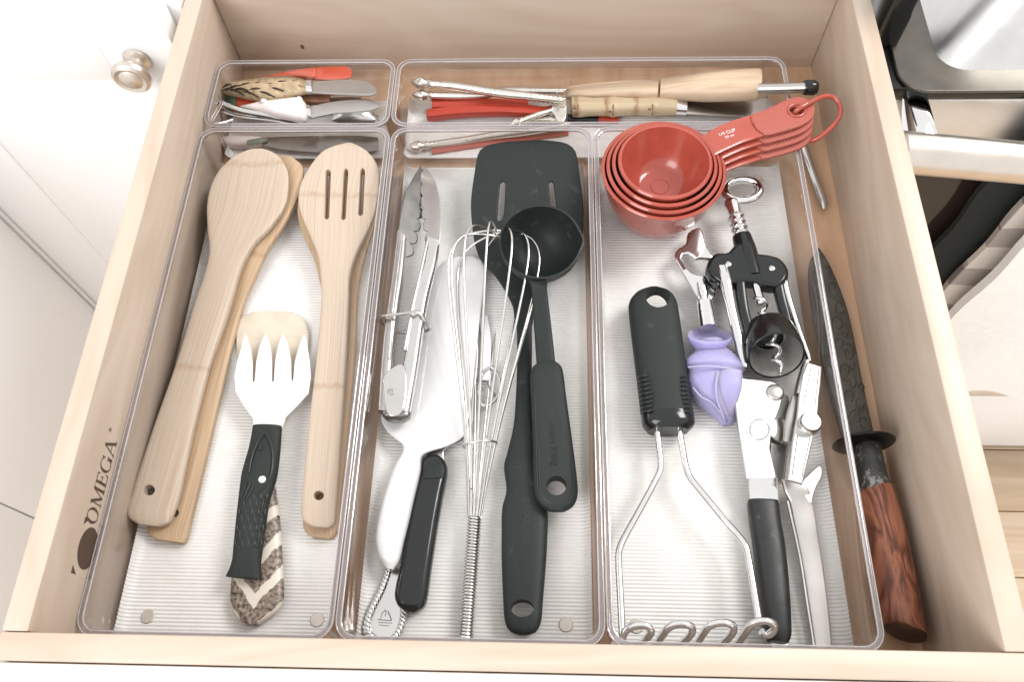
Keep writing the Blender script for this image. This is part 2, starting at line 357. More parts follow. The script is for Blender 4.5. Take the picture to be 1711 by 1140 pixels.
# purple translucent silicone
m, nt, b = mat('purple silicone'); b.inputs['Base Color'].default_value = (.36, .335, .55, 1); b.inputs['Roughness'].default_value = .5
tc = nd(nt, 'ShaderNodeTexCoord'); nz = nd(nt, 'ShaderNodeTexNoise', i_Scale=240.0, i_Detail=6.0); L(nt, tc.outputs['Object'], nz.inputs['Vector'])
bp = nd(nt, 'ShaderNodeBump', i_Strength=.3, i_Distance=.001); L(nt, nz.outputs[0], bp.inputs['Height']); L(nt, bp.outputs[0], b.inputs['Normal'])
b.inputs['Subsurface Weight'].default_value = .8; b.inputs['Subsurface Radius'].default_value = (.006, .006, .012); b.inputs['Subsurface Scale'].default_value = 1.0; M['purple'] = m
# zebra handle: chevrons of cream through mottled brown
m, nt, b = mat('zebra horn'); tc = nd(nt, 'ShaderNodeTexCoord'); sx = nd(nt, 'ShaderNodeSeparateXYZ'); L(nt, tc.outputs['UV'], sx.inputs[0])
ab = nd(nt, 'ShaderNodeMath', operation='ABSOLUTE'); L(nt, sx.outputs[0], ab.inputs[0])
s1 = nd(nt, 'ShaderNodeMath', operation='MULTIPLY_ADD', i_1=1.15); L(nt, ab.outputs[0], s1.inputs[0]); L(nt, sx.outputs[1], s1.inputs[2])
nz = nd(nt, 'ShaderNodeTexNoise', i_Scale=120.0, i_Detail=3.0); L(nt, tc.outputs['UV'], nz.inputs['Vector'])
s2 = nd(nt, 'ShaderNodeMath', operation='MULTIPLY_ADD', i_1=.007); L(nt, nz.outputs[0], s2.inputs[0]); L(nt, s1.outputs[0], s2.inputs[2])
s3 = nd(nt, 'ShaderNodeMath', operation='MULTIPLY', i_1=2*math.pi/.023); L(nt, s2.outputs[0], s3.inputs[0]); s4 = nd(nt, 'ShaderNodeMath', operation='SINE'); L(nt, s3.outputs[0], s4.inputs[0])
mr = nd(nt, 'ShaderNodeMapRange', i_1=.28, i_2=.5); L(nt, s4.outputs[0], mr.inputs[0])
n9 = nd(nt, 'ShaderNodeTexNoise', i_Scale=420.0, i_Detail=5.0); L(nt, tc.outputs['UV'], n9.inputs['Vector'])
cb = ramp(nt, n9.outputs[0], [(.35, (.05, .03, .02)), (.65, (.34, .27, .22))])
mx = nd(nt, 'ShaderNodeMixRGB'); L(nt, mr.outputs[0], mx.inputs[0]); L(nt, cb, mx.inputs[1]); mx.inputs[2].default_value = (.66, .60, .52, 1); L(nt, mx.outputs[0], b.inputs['Base Color']); b.inputs['Roughness'].default_value = .4; M['zebra'] = m
# etched dark blade: curled etching lines
m, nt, b = mat('etched dark blade'); tc = nd(nt, 'ShaderNodeTexCoord')
nz = nd(nt, 'ShaderNodeTexNoise', i_Scale=48.0, i_Detail=1.5, i_Distortion=2.2); L(nt, tc.outputs['Object'], nz.inputs['Vector'])
c = ramp(nt, nz.outputs[0], [(.3, (.055, .050, .043)), (.7, (.095, .088, .076))]); L(nt, c, b.inputs['Base Color']); b.inputs['Metallic'].default_value = .35; b.inputs['Roughness'].default_value = .5; M['etched'] = m
# plaid towel
m, nt, b = mat('plaid towel'); tc = nd(nt, 'ShaderNodeTexCoord'); sx = nd(nt, 'ShaderNodeSeparateXYZ'); L(nt, tc.outputs['Object'], sx.inputs[0]); tot = None
for k in (0, 2):
    a = nd(nt, 'ShaderNodeMath', operation='MULTIPLY', i_1=14.0); L(nt, sx.outputs[k], a.inputs[0]); f = nd(nt, 'ShaderNodeMath', operation='FRACT'); L(nt, a.outputs[0], f.inputs[0])
    g = nd(nt, 'ShaderNodeMath', operation='GREATER_THAN', i_1=.55); L(nt, f.outputs[0], g.inputs[0])
    if tot is None: tot = g
    else:
        q = nd(nt, 'ShaderNodeMath', operation='ADD'); L(nt, tot.outputs[0], q.inputs[0]); L(nt, g.outputs[0], q.inputs[1]); tot = q
h = nd(nt, 'ShaderNodeMath', operation='MULTIPLY', i_1=.5); L(nt, tot.outputs[0], h.inputs[0])
c = ramp(nt, h.outputs[0], [(.1, (.70, .66, .62)), (.5, (.42, .38, .36)), (.9, (.2, .18, .17))]); L(nt, c, b.inputs['Base Color']); b.inputs['Roughness'].default_value = .9; M['plaid'] = m

# ================================================================== THE DRAWER
W2, D, H, T = .255, .4974, .0942, .0145
dr = thing('drawer', 'open wooden kitchen drawer holding the clear bins of utensils', 'drawer', (0, .25, 0))
obj('bottom_panel', box((-W2-.004, -.004, -.008), (W2+.004, D+.004, 0), 0), M['ply'], dr)
obj('side_panel', box((-W2-T, 0, -.012), (-W2, D+T, H), .0012), M['maple_y'], dr)
obj('side_panel', box((W2, 0, -.012), (W2+T, D+T, H), .0012), M['maple_y'], dr)
obj('back_panel', box((-W2+.0002, D, -.012), (W2-.0002, D+T, H), .0008), M['maple_x'], dr)
obj('front_panel', box((-W2-T, -T, -.012), (W2+T, -.0003, H), .0012), M['maple_x'], dr)
obj('front_face', box((-W2-.05, -T-.021, -.10), (W2+.05, -T-.0006, H-.004), .0015), M['white_paint'], dr)
# printed maker's mark on the left side panel, reading away from the front
def stroke(pts, wd):
    out = []
    for (a, b) in zip(pts[:-1], pts[1:]):
        d = (b-a).normalized(); n = Vector((-d.y, d.x))*wd/2; out.append([a-n, a+n, b+n, b-n])
    return out
xin = -W2+.00025
def glyph_mesh(polys, eps=.00003):
    vs, fs = [], []
    for i, pl in enumerate(polys):
        k = len(vs); vs += [(xin+eps*(i % 5), p[0], p[1]) for p in pl]; fs.append(tuple(range(k, k+len(pl))))
    return mesh_from(vs, fs, None, None)
def V2(x, y): return Vector((x, y))
def ringp(cx, cy, rx, ry, thick, thin, n=28, a0=0, a1=2*math.pi):
    out = []
    for i in range(n):
        q = []
        for a in (a0+(a1-a0)*i/n, a0+(a1-a0)*(i+1)/n):
            t = thin+(thick-thin)*abs(math.cos(a)); q.append((V2(cx+rx*math.cos(a), cy+ry*math.sin(a)), V2(cx+(rx-t)*math.cos(a), cy+(ry-thin)*math.sin(a))))
        out.append([q[0][0], q[1][0], q[1][1], q[0][1]])
    return out
def bar(x0, y0, x1, y1, wd): return stroke([V2(x0, y0), V2(x1, y1)], wd)
gl = {}
gl['O'] = (ringp(.44, .5, .44, .52, .16, .05), .98)
gl['M'] = (bar(.12, 0, .16, 1, .05)+bar(.16, 1, .52, .04, .15)+bar(.52, .04, .88, 1, .05)+bar(.9, 0, .9, 1, .15)+bar(0, .02, .26, .02, .05)+bar(.74, .02, 1.06, .02, .05)+bar(.02, .98, .2, .98, .05)+bar(.85, .98, 1.06, .98, .05), 1.14)
gl['E'] = (bar(.16, 0, .16, 1, .15)+bar(0, .02, .66, .02, .05)+bar(0, .98, .64, .98, .05)+bar(.16, .52, .5, .52, .05)+bar(.66, 0, .7, .24, .06)+bar(.62, 1, .64, .8, .06)+bar(.5, .42, .5, .62, .05), .78)
gl['G'] = (ringp(.46, .5, .46, .52, .16, .05, 26, .75, 2*math.pi-.55)+bar(.82, .02, .82, .42, .14)+bar(.68, .42, .96, .42, .05)+bar(.8, .68, .82, .96, .06), 1.02)
gl['A'] = (bar(.1, 0, .46, 1.02, .055)+bar(.46, 1.02, .84, 0, .16)+bar(.22, .36, .68, .36, .05)+bar(0, .02, .24, .02, .05)+bar(.68, .02, 1.0, .02, .05), 1.0)
y0, y1 = PX(153, 876, xin).y, PX(188, 733, xin).y; total = sum(gl[c][1] for c in 'OMEGA'); hs = (y1-y0)/total; polys = []; x = 0
z_hi, z_lo = PX(145.5, 862, xin).z, PX(165.5, 858, xin).z; zb = z_lo; hz = z_hi-z_lo
for ch in 'OMEGA':
    for pl in gl[ch][0]: polys.append([V2(y0+(x+p.x)*hs, zb+p.y*hz) for p in pl])
    x += gl[ch][1]
obj('printed_name', glyph_mesh(polys), M['print'], dr)
ec = PX(147, 917, xin); ey, ez = ec.y, ec.z
lg = [[V2(ey+.0125*math.cos(a), ez+.0105*math.sin(a)) for a in [2*math.pi*i/26 for i in range(26)]]]
for sx_, sy_ in ((-1, 1), (1, 1), (-1, -1), (1, -1)):
    cx, cz = ey+sx_*.0165, ez+sy_*.0112
    lg.append([V2(cx, cz), V2(cx-sx_*.0045, cz), V2(cx, cz-sy_*.0055)])
obj('printed_emblem', glyph_mesh(lg), M['print'], dr)
s0_, s1_b = PX(179, 877, xin), PX(209, 742, xin)
obj('printed_subtitle', text_mesh('C A B I N E T R Y', (s1_b.y-s0_.y)/9.2, (xin, (s0_.y+s1_b.y)/2, (s0_.z+s1_b.z)/2), (0, 1, 0), (0, 0, 1), .00003), M['print'], dr)
obj('printed_registered_mark', text_mesh('®', .0036, (xin, y1+.004, zb+hz*.9), (0, 1, 0), (0, 0, 1), .00003), M['print'], dr)
kn = PY(505, 78, D-.0002); obj('knot', lathe([(.0001, 0), (.0014, 0), (.0010, .0002), (.0001, .0002)], kn, (0, -1, 0), 14, mod=lambda a, r, h: r*(1+.8*abs(math.cos(a)))), M['brown'], dr)
# ================================================================== CLEAR BINS
def rrect(x0, y0, x1, y1, r, n=6):
    out = []
    for (cx, cy, a) in ((x1-r, y1-r, 0), (x0+r, y1-r, math.pi/2), (x0+r, y0+r, math.pi), (x1-r, y0+r, 1.5*math.pi)):
        for i in range(n+1): t = a+math.pi/2*i/n; out.append((cx+r*math.cos(t), cy+r*math.sin(t)))
    return out
def make_bin(x0, y0, x1, y1, label, h=.0505):
    b = thing('clear_bin', label, 'bin', ((x0+x1)/2, (y0+y1)/2, .0), 'clear plastic bins fitted into the drawer')
    ins, th, zb_ = .0026, .0018, .0035
    def ring(f, z): return [(x, y, z) for x, y in rrect(x0+f, y0+f, x1-f, y1-f, max(.003, .0125-f*.6))]
    prof = [(ins+.004, zb_), (ins+.001, zb_+.003), (ins, zb_+.008), (.002, h-.004), (.0004, h-.0015)]
    inn = [(.0004+th, h-.0015), (.002+th, h-.004), (ins+th, zb_+.008), (ins+th+.0015, zb_+.004)]
    rings = [ring(*p) for p in prof+inn]; vs = sum(rings, []); n = len(rings[0]); fs = []
    for i in range(len(rings)-1):
        for j in range(n): fs.append((i*n+j, i*n+(j+1) % n, (i+1)*n+(j+1) % n, (i+1)*n+j))
    obj('wall', mesh_from(vs, fs, None, 45), M['clear'], b)
    prof = [(.0004, h-.0032), (-.0002, h-.0014), (.0001, h-.0003), (.0006, h), (.0030, h), (.0035, h-.0003), (.0037, h-.0014), (.0028, h-.0032)]
    rings = [ring(*p) for p in prof]; vs = sum(rings, []); fs = []
    for i in range(len(rings)):
        i2 = (i+1) % len(rings)
        for j in range(n): fs.append((i*n+j, i*n+(j+1) % n, i2*n+(j+1) % n, i2*n+j))
    rm = obj('rim', mesh_from(vs, fs, None, 30), M['rim'], b)
    obj('rim_edge', join(*[tube([(x, y, h-.0004) for x, y in rrect(x0+f, y0+f, x1-f, y1-f, .0125-f)], (.00046), 8, None, True) for f in (.0004, .0033)]), M['rim_edge'], rm)
    # ribbed base: ribs run across, turn up at the side walls
    a0, a1 = x0+ins+th+.0003, x1-ins-th-.0003; rr = .0075; cols = []
    for i in range(6): t = math.pi/2*i/5; cols.append((a0+rr-rr*math.cos(t), zb_+.0025+rr-rr*math.sin(t), math.cos(t), math.sin(t)))
    for i in range(5, -1, -1): t = math.pi/2*i/5; cols.append((a1-rr+rr*math.cos(t), zb_+.0025+rr-rr*math.sin(t), -math.cos(t), math.sin(t)))
    pitch = .0024; b0, b1 = y0+ins+.0016, y1-ins-.0016; nr = int((b1-b0)/pitch*6); vs, fs = [], []
    for k in range(nr+1):
        y = b0+(b1-b0)*k/nr; am = .00058*abs(math.sin(math.pi*(y-b0)/pitch))
        for (cx, cz, nx, nz_) in cols: vs.append((cx+nx*am, y, cz+nz_*am))
    nc = len(cols)
    for k in range(nr):
        for j in range(nc-1): fs.append((k*nc+j, k*nc+j+1, (k+1)*nc+j+1, (k+1)*nc+j))
    obj('ribbed_base', mesh_from(vs, fs, None, 80), M['ribbed'], b)
    foot = None
    for fx in (x0+.0215, x1-.0215):
        for fy in (y0+.0175, y1-.0175):
            if foot is None:
                o = obj('foot', disc((fx, fy, .0), .0046, .0073, seg=20), M['foot'], b); foot = (o, fx, fy)
            else:
                c = foot[0].copy(); COL.objects.link(c); c.parent = b; c.location = (fx-foot[1], fy-foot[2], 0)
    return b
M['foot'] = plain('pale rubber foot', (.60, .54, .48), .18, .35, .1, 100)
make_bin(-.2545, .0025, -.1019, .3852, 'large clear bin holding the bamboo spoons and the white fork turner')
make_bin(-.1010, .0025, .0558, .3852, 'large clear bin between the two others, holding whisk, ladle and tongs')
make_bin(.0567, .0025, .2134, .3852, 'large clear bin holding the red cups, masher and can opener')
make_bin(-.2540, .3862, -.1040, .4582, 'small clear bin at the back holding little spreaders')
make_bin(-.1030, .3862, .2132, .4582, 'long narrow clear bin at the back holding nutcrackers and bamboo handled knife')

# ================================================================== LEFT BIN
def ctr(px, py, z): p = P(px, py, z); return (p.x, p.y, z)
def hole(cx, cy, rx, ry, z0, z1): return prism(ell(cx, cy, rx, ry, 22), z0, z1)
def utensil(name, label, cat, rows, mt, group=None, cuts=(), seg=28, sq=3.2, n=None):
    me = loft(rows, seg, n, sq)
    if cuts: me = cut(me, *cuts)
    mid = rows[len(rows)//2]; c = ctr((mid[0]+mid[2])/2, (mid[1]+mid[3])/2, .006)
    return tag(obj(name, me, mt, None, c), label, cat, group)
def zrow(base, zt): return [tuple(r)+tuple(e) for r, e in zip(base, zt)]
spoon_xy = [(434, 250.5, 441, 251), (414, 253, 453, 254.5), (388, 266, 468, 264), (366, 288, 481, 286), (353, 314, 483, 312), (347, 345, 477, 345), (348, 385, 453, 381), (351, 424, 424, 412), (343, 460, 404, 450), (329, 500, 389, 500), (319, 533, 378, 536), (295, 611, 351, 615), (260, 710, 325, 718), (223, 822, 300, 832), (214, 854, 291, 858), (218, 868, 285, 874), (232, 877, 268, 881)]
spz = [(.040, .004, 0), (.0395, .006, .001), (.0385, .007, .003), (.036, .0075, .0045), (.0335, .0075, .005), (.031, .0075, .0045), (.0285, .008, .003), (.026, .008, .0015), (.024, .008, 0), (.022, .008, 0), (.021, .008, 0), (.019, .0075, 0), (.019, .0075, 0), (.019, .0075, 0), (.019, .0075, 0), (.019, .007, 0), (.019, .005, 0)]
utensil('wooden_spoon', 'pale bamboo spoon with a solid round bowl, on top of its pair', 'spoon', zrow(spoon_xy, spz), M['bamboo_spoon'], 'bamboo cooking spoons', [hole(255, 823, 9.5, 9, .005, .03)], 32, 4.2)
sp2 = [(470, 262, 494, 268), (425, 280, 507, 281), (404, 312, 504, 315), (394, 350, 490, 349), (395, 385, 470, 386), (395, 420, 449, 418), (382, 460, 429, 462), (366, 500, 411, 502), (350, 540, 398, 545), (322, 640, 373, 650), (290, 750, 347, 762), (260, 850, 323, 862), (246, 890, 313, 903), (262, 903, 309, 909)]
utensil('wooden_spoon', 'brown bamboo spoon, darkened for shade, showing underneath the pale solid spoon', 'spoon', [r+((.031, .030, .028, .025, .0215, .0185, .0155, .0125)[i] if i < 8 else .0105, .007, .002 if i in (2, 3, 4) else 0) for i, r in enumerate(sp2)], M['bamboo_shaded'], 'bamboo cooking spoons', [hole(289, 857, 9, 8, 0, .03)], 28, 4.2)
sl_xy = [(578, 241, 590, 241), (556, 247, 603, 247), (537, 257, 617, 257), (519, 279, 632, 280), (504, 307, 634, 310), (499, 332, 631, 335), (504, 360, 625, 362), (518, 395, 613, 392), (531, 428, 597, 425), (536, 460, 586, 460), (538, 500, 584, 500), (531, 590, 580, 590), (518, 700, 573, 700), (508, 800, 566, 800), (504, 855, 562, 858), (507, 872, 560, 876), (522, 881, 550, 883)]
slz = [(.040, .004, 0), (.040, .006, .001)]+[(zq, .007, .0025) for zq in (.0395, .0375, .035, .0325, .030)]+[(.0275, .0075, .001), (.0255, .0075, 0), (.0235, .0075, 0), (.0215, .0075, 0)]+[(.020, .0075, 0)]*4+[(.02, .007, 0), (.02, .005, 0)]
slots = [[(545, 288), (549, 285), (554, 288), (547, 357), (543, 360), (539, 357)], [(575, 287), (579, 283), (583, 287), (575, 358), (571, 361), (567, 358)], [(603, 287), (607, 283), (611, 287), (605, 352), (600, 355), (596, 352)]]
utensil('slotted_turner', 'pale bamboo slotted turner with three slots, on top of its pair', 'turner', zrow(sl_xy, slz), M['bamboo_slot'], 'bamboo slotted turners', [prism(s, .018, .055) for s in slots]+[hole(535, 831, 8.5, 8, .005, .035)], 32, 4.2)
sl2 = [(590, 250, 600, 250), (545, 262, 622, 262), (515, 290, 634, 290), (500, 330, 634, 335), (498, 362, 630, 365), (507, 395, 622, 392), (524, 432, 610, 430), (533, 465, 603, 462), (540, 500, 598, 500), (535, 590, 594, 590), (522, 700, 584, 700), (512, 800, 574, 800), (507, 870, 567, 875), (509, 888, 563, 893), (522, 899, 553, 902)]
utensil('slotted_turner', 'brown bamboo turner, darkened for shade, hidden under the pale slotted turner', 'turner', [r+((.0305, .030, .028, .025, .022, .019, .016, .0135)[i] if i < 8 else .0105, .007, 0) for i, r in enumerate(sl2)], M['bamboo_shaded'], 'bamboo slotted turners', [prism([(x, y+3) for x, y in s], .005, .045) for s in slots], 28, 4.2)
# spreader under the fork turner
sp = thing('spreader', 'cream bladed spreader with brown and white zebra striped handle', 'spreader', ctr(430, 780, .006))
obj('blade', loft([r+(.009, .003) for r in [(432, 522, 465, 521.5), (412, 526, 490, 525), (399, 537, 508, 537), (395, 556, 516, 556), (396, 590, 514, 590), (402, 640, 503, 640), (418, 690, 483, 690), (432, 722, 470, 722)]], 24, 50, 3.5), M['cream'], sp)
obj('handle', loft([r+(.0125, .010) for r in [(436, 716, 468, 718), (428, 760, 464, 762), (415, 810, 461, 814), (400, 860, 467, 860), (392, 910, 471, 910), (388, 960, 474, 965), (385, 1000, 474, 1000), (389, 1024, 466, 1020), (402, 1040, 446, 1036), (418, 1046, 430, 1046)]], 24, 60, 2.6), M['zebra'], sp)
# white fork turner with fish handle
ft = thing('fork_turner', 'white four tined serving fork with black fish shaped handle', 'serving fork', ctr(440, 760, .006))
def tine(a, tip, b, m1, m2): return [a, m1, tip, m2, b]
fo = [(423, 716), (422, 699), (407, 679), (393, 655), (391, 628), (396, 603), (402, 583), (406, 566), (409, 556), (414, 567), (419, 585), (421.5, 605), (421.5, 636), (423, 639), (425, 636), (427.5, 605), (432, 583), (438, 566), (444, 556), (449, 567), (452.5, 585), (454, 605), (454, 636), (455.5, 639), (457, 636), (459, 605), (463, 583), (468, 566), (472, 556), (478, 566), (483, 583), (486, 605), (486.5, 634), (488, 637), (489.5, 634), (492, 605), (498, 583), (504, 566), (509, 557), (512, 567), (514.5, 585), (517.5, 605), (519, 630), (515, 657), (495, 679), (477, 697), (471, 716)]
pA, pB = P(448, 640, .02), P(440, 720, .02)
obj('tines', uv_axis(sheet(fo, .0225, .0022, .0007), pA, pB), M['white_plastic'], ft)
hr = [(423, 712, 471, 713, .0225, .008), (417, 746, 469, 746, .0225, .010), (409, 775, 466, 775, .0225, .0115), (404, 795, 462, 800, .0225, .012), (398, 844, 450, 840, .0225, .012), (394, 880, 444, 880, .0225, .0115), (391, 910, 440, 912, .0225, .0105), (388, 938, 436, 940, .0225, .0095), (382, 955, 436, 958, .0225, .008), (377, 964, 437, 969, .0225, .007)]
obj('handle', loft(hr, 28, 60, 2.4), M['black_matte'], ft)
zt = .0288
car = [tube([P(443, 722, zt), P(433, 735, zt), P(422, 760, zt), P(416, 790, zt)], .0005, 6, 12), tube([P(443, 722, zt), P(452, 740, zt), P(456, 765, zt), P(452, 795, zt), P(438, 818, zt), P(426, 826, zt)], .0005, 6, 16),
       tube([P(412, 806, zt), P(404, 828, zt-.001)], .0006, 6), tube([P(418, 808, zt), P(407, 834, zt)], .0006, 6), tube([P(424, 812, zt), P(411, 836, zt)], .0006, 6), tube([P(434, 746, zt+.0002), P(436, 752, zt+.0002)], .0007, 6)]
for r in range(7):
    yy = 832+r*13
    for c in range(4):
        xx = 408+c*11-r*1.6+(5.5 if r % 2 else 0)
        if xx < 398+6-r*1.2 or xx > 444-r*1.4: continue
        zz = zt-.0003-.00022*max(0, r-2)-.0004*abs(c-1.5)
        car.append(tube([P(xx-5.5, yy-6, zz), P(xx-4, yy+2, zz), P(xx, yy+5, zz), P(xx+4, yy+2, zz), P(xx+5.5, yy-6, zz)], .00045, 6, 9))
obj('fish_carving', join(*car), M['emboss'], ft)
obj('rivet', disc(P(438, 802, .0275), .0026, .0011), M['white_ink'], ft)

# ================================================================== MIDDLE BIN
# --- white server
pie = [(762, 430, 792, 429.5), (742, 437, 806, 436), (727, 455, 810, 452), (713, 490, 807, 490), (697, 540, 801, 540), (672, 610, 793, 610), (645, 670, 786, 680), (637, 700, 781, 708), (646, 720, 772, 732), (662, 735, 745, 747), (673, 745, 716, 756), (672, 758, 705, 764), (660, 779, 703, 787), (643, 825, 693, 830), (631, 874, 683, 874), (628, 906, 675, 906), (633, 930, 667, 938), (645, 950, 657, 953)]
pz = [(.016, .0015, 0), (.016, .002, .0005), (.016, .0022, .001), (.016, .0022, .001), (.016, .0022, .001), (.0165, .0022, .001), (.017, .0024, .001), (.0175, .0026, .0005), (.018, .003, 0), (.0185, .004, 0), (.019, .006, 0), (.0195, .010, 0), (.0195, .0125, 0), (.0195, .0135, 0), (.0195, .0135, 0), (.0195, .0125, 0), (.0195, .010, 0), (.0195, .004, 0)]
utensil('pie_server', 'glossy white pie server with broad blade lying under the tongs', 'pie server', zrow(pie, pz), M['enamel'], None, (), 28, 2.6, 90)
# --- black handled server, blade under the white one
bs = thing('cake_knife', 'steel blade with rounded black plastic handle under the white server', 'cake knife', ctr(705, 880, .006))
obj('blade', loft([r+(.0125, .0016) for r in [(713, 775, 743, 775), (714, 755, 743, 752), (735, 742, 779, 736), (745, 715, 789, 708), (755, 660, 794, 650), (765, 600, 799, 590), (775, 555, 795, 550)]], 20, 40, 5), M['satin'], bs)
obj('handle', loft([r+(.0135, t_) for r, t_ in [((715, 764, 734, 763), .008), ((706, 773, 744, 772), .012), ((703, 795, 748, 790), .0135), ((693, 832, 740, 835), .014), ((681, 882, 731, 888), .014), ((670, 945, 721, 955), .014), ((660, 995, 714, 1003), .0135), ((665, 1013, 708, 1017), .012), ((677, 1023, 694, 1026), .008)]], 28, 70, 3.2), M['black_gloss'], bs)
obj('thumb_rest', loft([(710, 778, 741, 777, .0206, .0012), (708, 790, 743, 788, .0206, .0022), (706, 800, 740, 799, .0206, .0012)], 16, 14, 2.4), M['black_nylon'], bs)
# --- small steel loop tool
lp = thing('peeler', 'steel peeler end with an oval loop beside the white server', 'peeler', ctr(815, 640, .006))
obj('loop', tube([P(x, y, .011) for x, y in [(806, 676), (800, 660), (801, 640), (808, 622), (822, 614), (832, 628), (835, 648), (830, 664), (818, 676)]], .0012, 8, 60, True, flat=.7), M['steel'], lp)
obj('crossbar', tube([P(790, 641, .011), P(812, 640, .011), P(828, 662, .011)], .0009, 8), M['dark_steel'], lp)
obj('shank', loft([r+(.0095, .002) for r in [(800, 530, 815, 528), (804, 560, 820, 560), (804, 600, 820, 600), (803, 636, 818, 636)]], 14, 20, 4), M['white_plastic'], lp)
# --- rope edged silver handle
rp = thing('silver_serving_piece', 'silver handle end with twisted rope edge and engraved sailing boat', 'silverware', ctr(645, 1020, .006))
edge = [(650, 952), (638, 986), (621, 1021), (614, 1041), (614, 1056), (625, 1068), (642, 1073), (659, 1067), (668, 1053), (673, 1036), (675, 1000), (674, 960)]
obj('handle', sheet(edge, .0095, .0022, .0007, rnd=4), M['silver_bright'] if 'silver_bright' in M else M['steel'], rp)
el = cr([P(x, y, .0098) for x, y in edge], 40); beads = []
for i in range(len(el)-1):
    d = Vector(el[i+1]-el[i]); beads.append(ball(Vector(el[i]), .0030, 1.15, .62, .75, 10, 6, math.atan2(d.y, d.x)+.6))
obj('rope_edge', join(*beads), M['steel'], rp)
zb2 = .0097
boat = [tube([P(636, 1034, zb2), P(638, 1026, zb2), P(644, 1020, zb2)], .00025, 5), tube([P(644, 1031, zb2), P(645, 1020, zb2)], .00025, 5), tube([P(648, 1022, zb2), P(652, 1031, zb2), P(654, 1037, zb2)], .0004, 5), tube([P(631, 1036, zb2), P(654, 1038, zb2)], .0003, 5), tube([P(632, 1041, zb2), P(655, 1042, zb2)], .00022, 5), tube([P(634, 1045, zb2), P(650, 1047, zb2)], .00022, 5)]
obj('engraved_boat', join(*boat), M['grey_ink'], rp)
# --- turner
tn = thing('slotted_spatula', 'black nylon spatula with wide two slot head, behind whisk and ladle', 'spatula', ctr(875, 700, .006))
hd = [(809, 244), (839, 236.5), (870, 234), (899, 233), (925, 234.5), (945, 238), (958, 246), (964, 259), (969, 295), (974, 333), (975, 375), (970, 405), (955, 432), (935, 452), (915, 468), (900, 488), (892, 512), (888, 545), (863, 545), (857, 512), (842, 482), (824, 456), (804, 435), (793, 405), (788, 369), (787, 333), (793, 286), (799, 255)]
sl_ = [[(835, 310), (837, 303), (841, 301), (844, 304), (844, 312), (842, 352), (838, 366), (833, 369), (831, 364)], [(917, 310), (917.5, 303), (921, 301), (924, 304), (925, 310), (931, 352), (932, 366), (927, 369), (923, 364)]]
yA, yB_ = P(880, 236, .040).y, P(876, 540, .0135).y; cs = (.040-.0135)/(yA-yB_)
obj('head', plane_sheet(hd, (.0138-cs*yB_, 0, cs), .0026, .0009, sl_, 3), M['black_nylon'], tn)
tr_ = [(863, 530, 889, 530, .0125, .004), (864, 580, 889, 580, .013, .006), (863, 638, 889, 640, .0145, .009), (858, 712, 893, 715, .0155, .011), (847, 760, 897, 764, .016, .012), (842, 780, 899, 784, .0165, .013), (846, 820, 907, 818, .0165, .0135), (839, 850, 915, 854, .0165, .0135), (838, 890, 915, 894, .0165, .0135), (838, 933, 913, 936, .0165, .013), (841, 1010, 907, 1010, .0165, .012), (844, 1042, 904, 1041, .0165, .0115), (852, 1056, 896, 1057, .0165, .010), (866, 1062, 882, 1062, .0165, .007)]
obj('handle', cut(loft(tr_, 28, 80, 3.0), hole(873, 1018, 19, 14.5, -.01, .05)), M['black_nylon'], tn)
a, b_ = P(884, 838, .0232), P(881, 915, .0232)
obj('embossed_name', text_mesh('goodcook', .0082, P(882, 874, .0231), b_-a, Vector((1, 0, 0)), .00025), M['emboss'], tn)
obj('seam', tube([P(844, 779, .0205), P(858, 780, .0226), P(880, 782, .0226), P(897, 784, .0205)], .0003, 6, 16), M['emboss'], tn)
# --- ladle
ld = thing('ladle', 'black ladle with deep round bowl and pouring lip resting on the spatula', 'ladle', ctr(905, 500, .006))
c0 = P(903, 404, .058); rad = (P(972, 404, .058)-P(834, 404, .058)).length/2; dep = .031
ax = Vector((0, -.10, 1)).normalized()
prof = []
for i in range(11): a = math.pi/2*i/10; prof.append((rad*math.sin(a)*1.0, -dep*math.cos(a)))
prof = [(rad*.03, -dep)]+prof[1:]+[(rad+.0002, .0008), (rad-.0012, .0012)]
for i in range(9, 0, -1): a = math.pi/2*i/10; prof.append(((rad-.0018)*math.sin(a), -(dep-.002)*math.cos(a)))
prof.append((rad*.03, -dep+.002))
uax = ax.cross(Vector((0, 1, 0))).normalized(); vax = ax.cross(uax)
sd = Vector((1, .02, 0)); sa = math.atan2(sd.dot(vax), sd.dot(uax))
def lip(a, r, h):
    d = (a-sa+math.pi) % (2*math.pi)-math.pi
    return r*(1+.075*math.exp(-(d/.2)**2)*max(0, (h+dep*.8)/dep))
obj('bowl', lathe(prof, c0, ax, 64, False, lip), M['black_gloss2'] if 'black_gloss2' in M else M['black_nylon'], ld)
obj('shaft', loft([(876, 458, 914, 470, .052, .003), (886, 478, 914, 483, .046, .004), (889, 500, 916, 500, .042, .005), (893, 560, 923, 560, .034, .0055), (897, 618, 929, 616, .029, .006)], 20, 40, 4), M['black_nylon'], ld)
lr = [(901, 608, 928, 606, .029, .009), (890, 616, 938, 615, .0285, .012), (886, 632, 942, 630, .0285, .013), (887, 663, 946, 663, .028, .013), (890, 736, 956, 736, .027, .0125), (891, 810, 965, 808, .026, .0115), (894, 830, 965, 830, .026, .011), (903, 845, 958, 846, .026, .010), (916, 854, 944, 855, .026, .007)]
obj('grip', cut(loft(lr, 32, 80, 3.4), hole(929.5, 813, 17, 16, 0, .06)), M['black_matte'], ld)
rz = .0335
